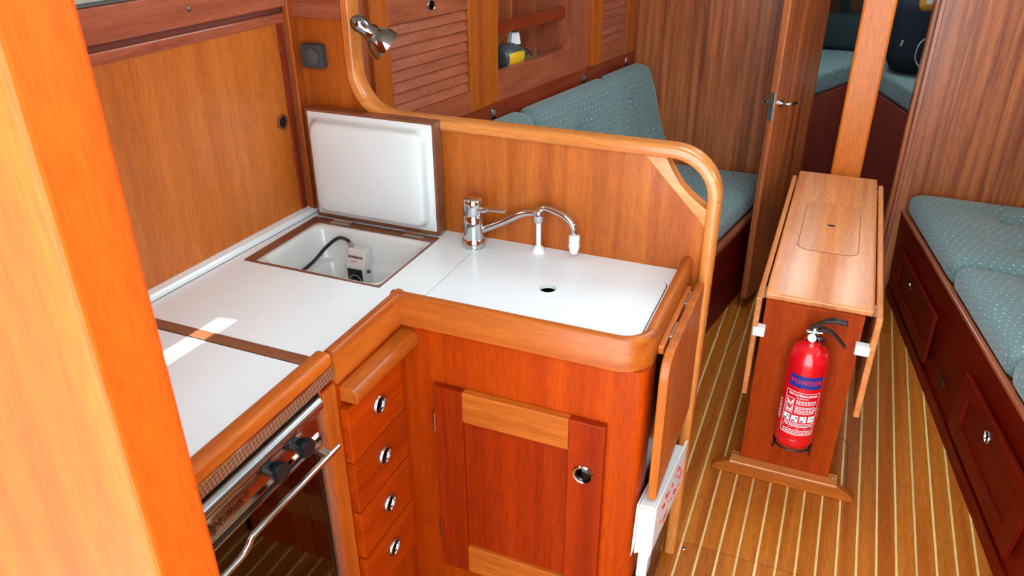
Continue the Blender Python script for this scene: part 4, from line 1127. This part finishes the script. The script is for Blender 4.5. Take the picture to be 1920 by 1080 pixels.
for zb in (0.3445, 0.3215):
    for k in range(4):
        wrap_rect(m, SO - 0.0415 + k * 0.004, SO - 0.0385 + k * 0.004, zb + 0.002 * (k % 2), zb + 0.015 - 0.004 * (k % 3), n=2)
for k in range(4):
    wrap_rect(m, SO - 0.046 + k * 0.0225, SO - 0.028 + k * 0.0225, 0.292, 0.3125, n=4)
wl_ = 0
wrap_text(m, 'SECURITY', 0.015, SO - 0.064, 0.315, rot=True, bold=0.0002)
wrap_text(m, 'security equipment', 0.0045, SO + 0.052, 0.32, rot=True)
m.build('white_print', WPRINT, fbody)
m = MB()
for k, ch in enumerate('ABC'):
    wrap_text(m, ch, 0.011, SO - 0.033 + k * 0.0225, 0.3055, r=er + 0.0016, bold=0.0003)
    wrap_rect(m, SO - 0.0445 + k * 0.0225, SO - 0.035 + k * 0.0225, 0.2945, 0.299, r=er + 0.0014, n=3)
m.add(wrap(m, [(SO + 0.026, 0.295), (SO + 0.031, 0.303), (SO + 0.028, 0.303), (SO + 0.035, 0.311), (SO + 0.032, 0.305), (SO + 0.035, 0.305)], er + 0.0014), [(0, 1, 2, 3, 4, 5)])
m.build('class_lettering', plain('purple_print', (120, 30, 80), 0.5), fbody)
vz = 0.528
vb = MB()
vb.lathe([(0.019, -0.004), (0.019, 0.006), (0.013, 0.010), (0.012, 0.034), (0.009, 0.040), (0.0001, 0.041)], (ex, ey, vz), n=24)
vb.tube([(ex, ey, vz + 0.022), (ex - 0.022, ey - 0.008, vz + 0.024)], 0.006, 12)
vo = vb.build('valve', CHROME, fe)
MB().lathe([(0.0115, 0), (0.0115, 0.006), (0.0105, 0.008)], (ex - 0.002, ey - 0.012, vz + 0.012), (-0.15, -1, 0.25), 24).build('gauge', CHROME, vo)
MB().lathe([(0.0095, 0.0082), (0.0001, 0.0083)], (ex - 0.002, ey - 0.012, vz + 0.012), (-0.15, -1, 0.25), 24).build('gauge_dial', WHITEP, vo)
def bar(mb, pts, w0, w1, th):
    """flat lever: list of (x,z) with width in y"""
    loops = []
    n = len(pts)
    for i, (x, z) in enumerate(pts):
        wd = w0 + (w1 - w0) * i / (n - 1)
        loops.append([(x, ey - wd, z), (x, ey + wd, z), (x, ey + wd, z + th), (x, ey - wd, z + th)])
    return mb.loft(loops, smooth=False)
bar(MB(), [(ex - 0.012, vz + 0.030), (ex + 0.004, vz + 0.040), (ex + 0.022, vz + 0.056), (ex + 0.045, vz + 0.062), (ex + 0.072, vz + 0.060), (ex + 0.076, vz + 0.057)], 0.011, 0.009, 0.008).build('squeeze_handle', BLACKP, fe, 0.001)
bar(MB(), [(ex + 0.006, vz + 0.026), (ex + 0.022, vz + 0.033), (ex + 0.045, vz + 0.026), (ex + 0.062, vz + 0.011), (ex + 0.082, vz - 0.010)], 0.010, 0.009, 0.007).build('carry_handle', BLACKP, fe, 0.001)
MB().tube([(ex - 0.016, ey - 0.012, vz + 0.026), (ex + 0.02, ey - 0.012, vz + 0.030)], 0.003, 8).build('safety_pin', CHROME, vo)
MB().tube(smooth_pts([(ex + 0.014, ey, vz + 0.010), (ex + 0.026, ey, vz + 0.004), (ex + 0.024, ey, vz - 0.012), (ex + 0.016, ey, vz - 0.010)], 4), 0.004, 8).build('discharge_hose', BLACKP, fe)
brk = MB()
brk.tube([(ex - 0.050, 1.9925, 0.196), (ex - 0.050, ey - 0.01, 0.196)] + [(ex + 0.050 * -math.cos(a), ey - 0.012 - 0.043 * math.sin(a), 0.196) for a in [i * PI / 14 for i in range(15)]] + [(ex + 0.050, ey - 0.01, 0.196), (ex + 0.050, 1.9925, 0.196)], 0.0028, 8)
for sx_ in (-1, 1):
    brk.tube([(ex + sx_ * 0.048, ey - 0.03, 0.196), (ex + sx_ * 0.050, ey - 0.028, 0.176), (ex + sx_ * 0.044, ey - 0.006, 0.192)], 0.0028, 8)
brk.box(ex - 0.02, ex + 0.02, 1.986, 1.9928, 0.19, 0.44)
brk.build('wire_bracket', BLACKP, fe)

# ================================================================== SALOON, STARBOARD SIDE
ss = thing('starboard_settee', 'dark red wooden settee base with two drawer fronts to starboard', 'settee', (0.75, 2.5, 0))
def sx(y, z): return stb_b(y) + (stb_t(y) - stb_b(y)) * z / 0.385
def sf(mb, y0, y1, z0, z1, o0, o1):
    return mb.hexa([(sx(y0, z0) + o0, y0, z0), (sx(y0, z0) + o1, y0, z0), (sx(y1, z0) + o1, y1, z0), (sx(y1, z0) + o0, y1, z0),
                    (sx(y0, z1) + o0, y0, z1), (sx(y0, z1) + o1, y0, z1), (sx(y1, z1) + o1, y1, z1), (sx(y1, z1) + o0, y1, z1)])
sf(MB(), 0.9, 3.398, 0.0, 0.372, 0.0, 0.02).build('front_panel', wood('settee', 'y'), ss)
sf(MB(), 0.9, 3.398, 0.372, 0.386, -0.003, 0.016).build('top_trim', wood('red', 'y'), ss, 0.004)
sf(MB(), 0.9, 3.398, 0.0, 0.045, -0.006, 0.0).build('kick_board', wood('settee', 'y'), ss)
MB().hexa([(stb_t(0.9) + 0.016, 0.9, 0.355), (1.12, 0.9, 0.355), (1.12, 3.398, 0.355), (stb_t(3.398) + 0.016, 3.398, 0.355), (stb_t(0.9) + 0.016, 0.9, 0.368), (1.12, 0.9, 0.368), (1.12, 3.398, 0.368), (stb_t(3.398) + 0.016, 3.398, 0.368)]).build('seat_board', wood('bulk', 'y'), ss)
for (ya, yb_, za, zb, ky, kz) in ((2.715, 3.292, 0.074, 0.268, 3.047, 0.217), (1.80, 2.350, 0.076, 0.281, 2.093, 0.236)):
    d = sf(MB(), ya + 0.04, yb_ - 0.04, za + 0.04, zb - 0.04, -0.006, 0.0).build('drawer_front', wood('settee', 'y'), ss)
    sf(MB(), ya, ya + 0.065, za, zb, -0.014, 0.0).build('stile', wood('settee', 'z'), d, 0.002)
    sf(MB(), yb_ - 0.065, yb_, za, zb, -0.014, 0.0).build('stile', wood('settee', 'z'), d, 0.002)
    sf(MB(), ya + 0.065, yb_ - 0.065, za, za + 0.052, -0.014, 0.0).build('rail', wood('settee', 'y'), d, 0.002)
    sf(MB(), ya + 0.065, yb_ - 0.065, zb - 0.048, zb, -0.014, 0.0).build('rail', wood('settee', 'y'), d, 0.002)
    latch(d, (sx(ky, kz) - 0.014 if kz > zb - 0.048 else sx(ky, kz) - 0.006, ky, kz), (-1, -0.17, 0), 0.020)
py, pz = 2.537, 0.12
pul = MB().prism([(py + 0.034 * math.cos(a), pz + 0.017 * math.sin(a)) for a in [i * PI / 12 for i in range(24)]], 'x', -0.003, 0.001)
pul.v = [(v[0] + sx(v[1], v[2]), v[1], v[2]) for v in pul.v]
pul.build('vent_plate', plain('dark_bronze', (60, 30, 22), 0.4, 0.6), ss)
cl = [('teal dotted seat cushion of the starboard settee against the bulkhead', 2.733, 3.386, [(0.42, 0.72), (0.42, 0.28), (0.85, 0.5)]),
      ('teal dotted middle seat cushion of the starboard settee', 2.174, 2.729, [(0.34, 0.83), (0.34, 0.3), (0.85, 0.5)]),
      ('teal dotted seat cushion of the starboard settee at the right frame edge', 1.30, 2.170, [(0.35, 0.8), (0.35, 0.3)])]
for i, (lab, ya, yb_, tf) in enumerate(cl):
    c8 = [(stb_t(ya) + 0.012, ya, 0.370), (1.11, ya, 0.370), (1.11, yb_, 0.370), (stb_t(yb_) + 0.012, yb_, 0.370), (stb_t(ya) + 0.004, ya, 0.478), (1.11, ya, 0.470), (1.11, yb_, 0.470), (stb_t(yb_) + 0.004, yb_, 0.478)]
    o = cushion('seat_cushion', c8, (0.62, yb_ - ya, 0.11), 0.042, FAB, tf, n=(26, 28, 8), crown=0.016)
    tag(o, lab, 'cushion', 'seat cushions of the starboard settee')

# ================================================================== FORWARD CABIN
struct(MB().box(-1.3, 1.3, 6.2, 6.24, 0, 1.75).build('wall_bow', wood('brown', 'z')), 'dark brown wall at the far end of the forward cabin')
struct(MB().hexa([(-1.3, 3.43, 0), (-1.26, 3.43, 0), (-0.76, 6.2, 0), (-0.8, 6.2, 0), (-1.3, 3.43, 1.75), (-1.26, 3.43, 1.75), (-0.76, 6.2, 1.75), (-0.8, 6.2, 1.75)]).build('wall_bow_left', wood('brown', 'y')), 'dark port hull lining of the forward cabin')
struct(MB().hexa([(1.26, 3.43, 0), (1.3, 3.43, 0), (0.8, 6.2, 0), (0.76, 6.2, 0), (1.26, 3.43, 1.75), (1.3, 3.43, 1.75), (0.8, 6.2, 1.75), (0.76, 6.2, 1.75)]).build('wall_bow_right', wood('brown', 'y')), 'dark starboard hull lining of the forward cabin')
lp_ = [(-1.2, 3.45), (-0.566, 3.45), (0.076, 5.0), (0.076, 6.19), (-0.72, 6.19)]
rp_ = [(1.2, 3.45), (0.72, 6.19), (0.078, 6.19), (0.078, 5.0), (0.64, 3.45)]
for nm, po_, side in (('port', lp_, 'left'), ('stb', rp_, 'right')):
    b_ = MB().prism(po_, 'z', 0, 0.55).build('fore_berth', wood('berth', 'z'), None)
    tag(b_, 'dark red berth front in the forward cabin, %s of the support post' % side, 'berth')
    c_ = MB().prism(po_, 'z', 0.552, 0.67).build('berth_cushion', FABO, None, 0.025, 4)
    tag(c_, 'teal dotted berth cushion in the forward cabin, %s of the support post' % side, 'cushion')
o = cushion('bolster', [(-0.6, 5.2, 0.672), (0.30, 5.2, 0.672), (0.30, 5.42, 0.672), (-0.6, 5.42, 0.672), (-0.6, 5.22, 0.86), (0.30, 5.22, 0.86), (0.30, 5.40, 0.86), (-0.6, 5.40, 0.86)], (0.9, 0.2, 0.19), 0.04, plain('dark_teal_cloth', (34, 44, 46), 0.9, noise=0.1), n=(14, 8, 8))
tag(o, 'dark folded bedding at the far end of the forward berth', 'bedding')
st = MB().hexa([(-0.075, 5.6, 0.672), (-0.025, 5.6, 0.672), (-0.025, 5.61, 0.672), (-0.075, 5.61, 0.672), (-0.165, 5.6, 1.5), (-0.11, 5.6, 1.5), (-0.11, 5.61, 1.5), (-0.165, 5.61, 1.5)]).build('lee_cloth_strap', NAVY, None)
tag(st, 'black strap hanging in the dim forward cabin', 'strap')
bg = thing('duffel_bag', 'navy canvas bag lying on the forward berth right of the post', 'bag', (0.42, 4.75, 0.67))
cushion('body', [(0.175, 4.62, 0.672), (0.66, 4.52, 0.672), (0.66, 5.0, 0.672), (0.2, 5.0, 0.672), (0.19, 4.64, 1.10), (0.62, 4.54, 1.10), (0.62, 4.9, 1.10), (0.2, 4.9, 1.10)], (0.48, 0.4, 0.43), 0.10, NAVY, parent=bg, n=(16, 12, 14))
MB().tube(smooth_pts([(0.345, 4.555, 0.88), (0.322, 4.56, 0.85), (0.315, 4.565, 0.80), (0.325, 4.575, 0.76), (0.345, 4.57, 0.735)], 5), 0.0028, 6).build('white_piping', WHITEP, bg)
MB().tube([(0.245, 4.60, 0.855), (0.24, 4.605, 0.825)], 0.004, 6).build('zip_pull', WHITEP, bg)
tgk = thing('orange_pouch', 'orange pouch with white print on top of the navy bag', 'pouch', (0.33, 4.55, 1.0))
cushion('pouch_body', [(0.28, 4.50, 1.005), (0.40, 4.49, 1.03), (0.40, 4.56, 1.03), (0.28, 4.57, 1.005), (0.275, 4.51, 1.13), (0.40, 4.50, 1.14), (0.40, 4.56, 1.14), (0.275, 4.56, 1.13)], (0.12, 0.07, 0.12), 0.03, plain('orange_cloth', (226, 146, 52), 0.7), parent=tgk, n=(10, 6, 8))
MB().box(0.305, 0.33, 4.488, 4.494, 1.05, 1.075).box(0.335, 0.365, 4.485, 4.491, 1.06, 1.09).build('white_patch', WPRINT, tgk)
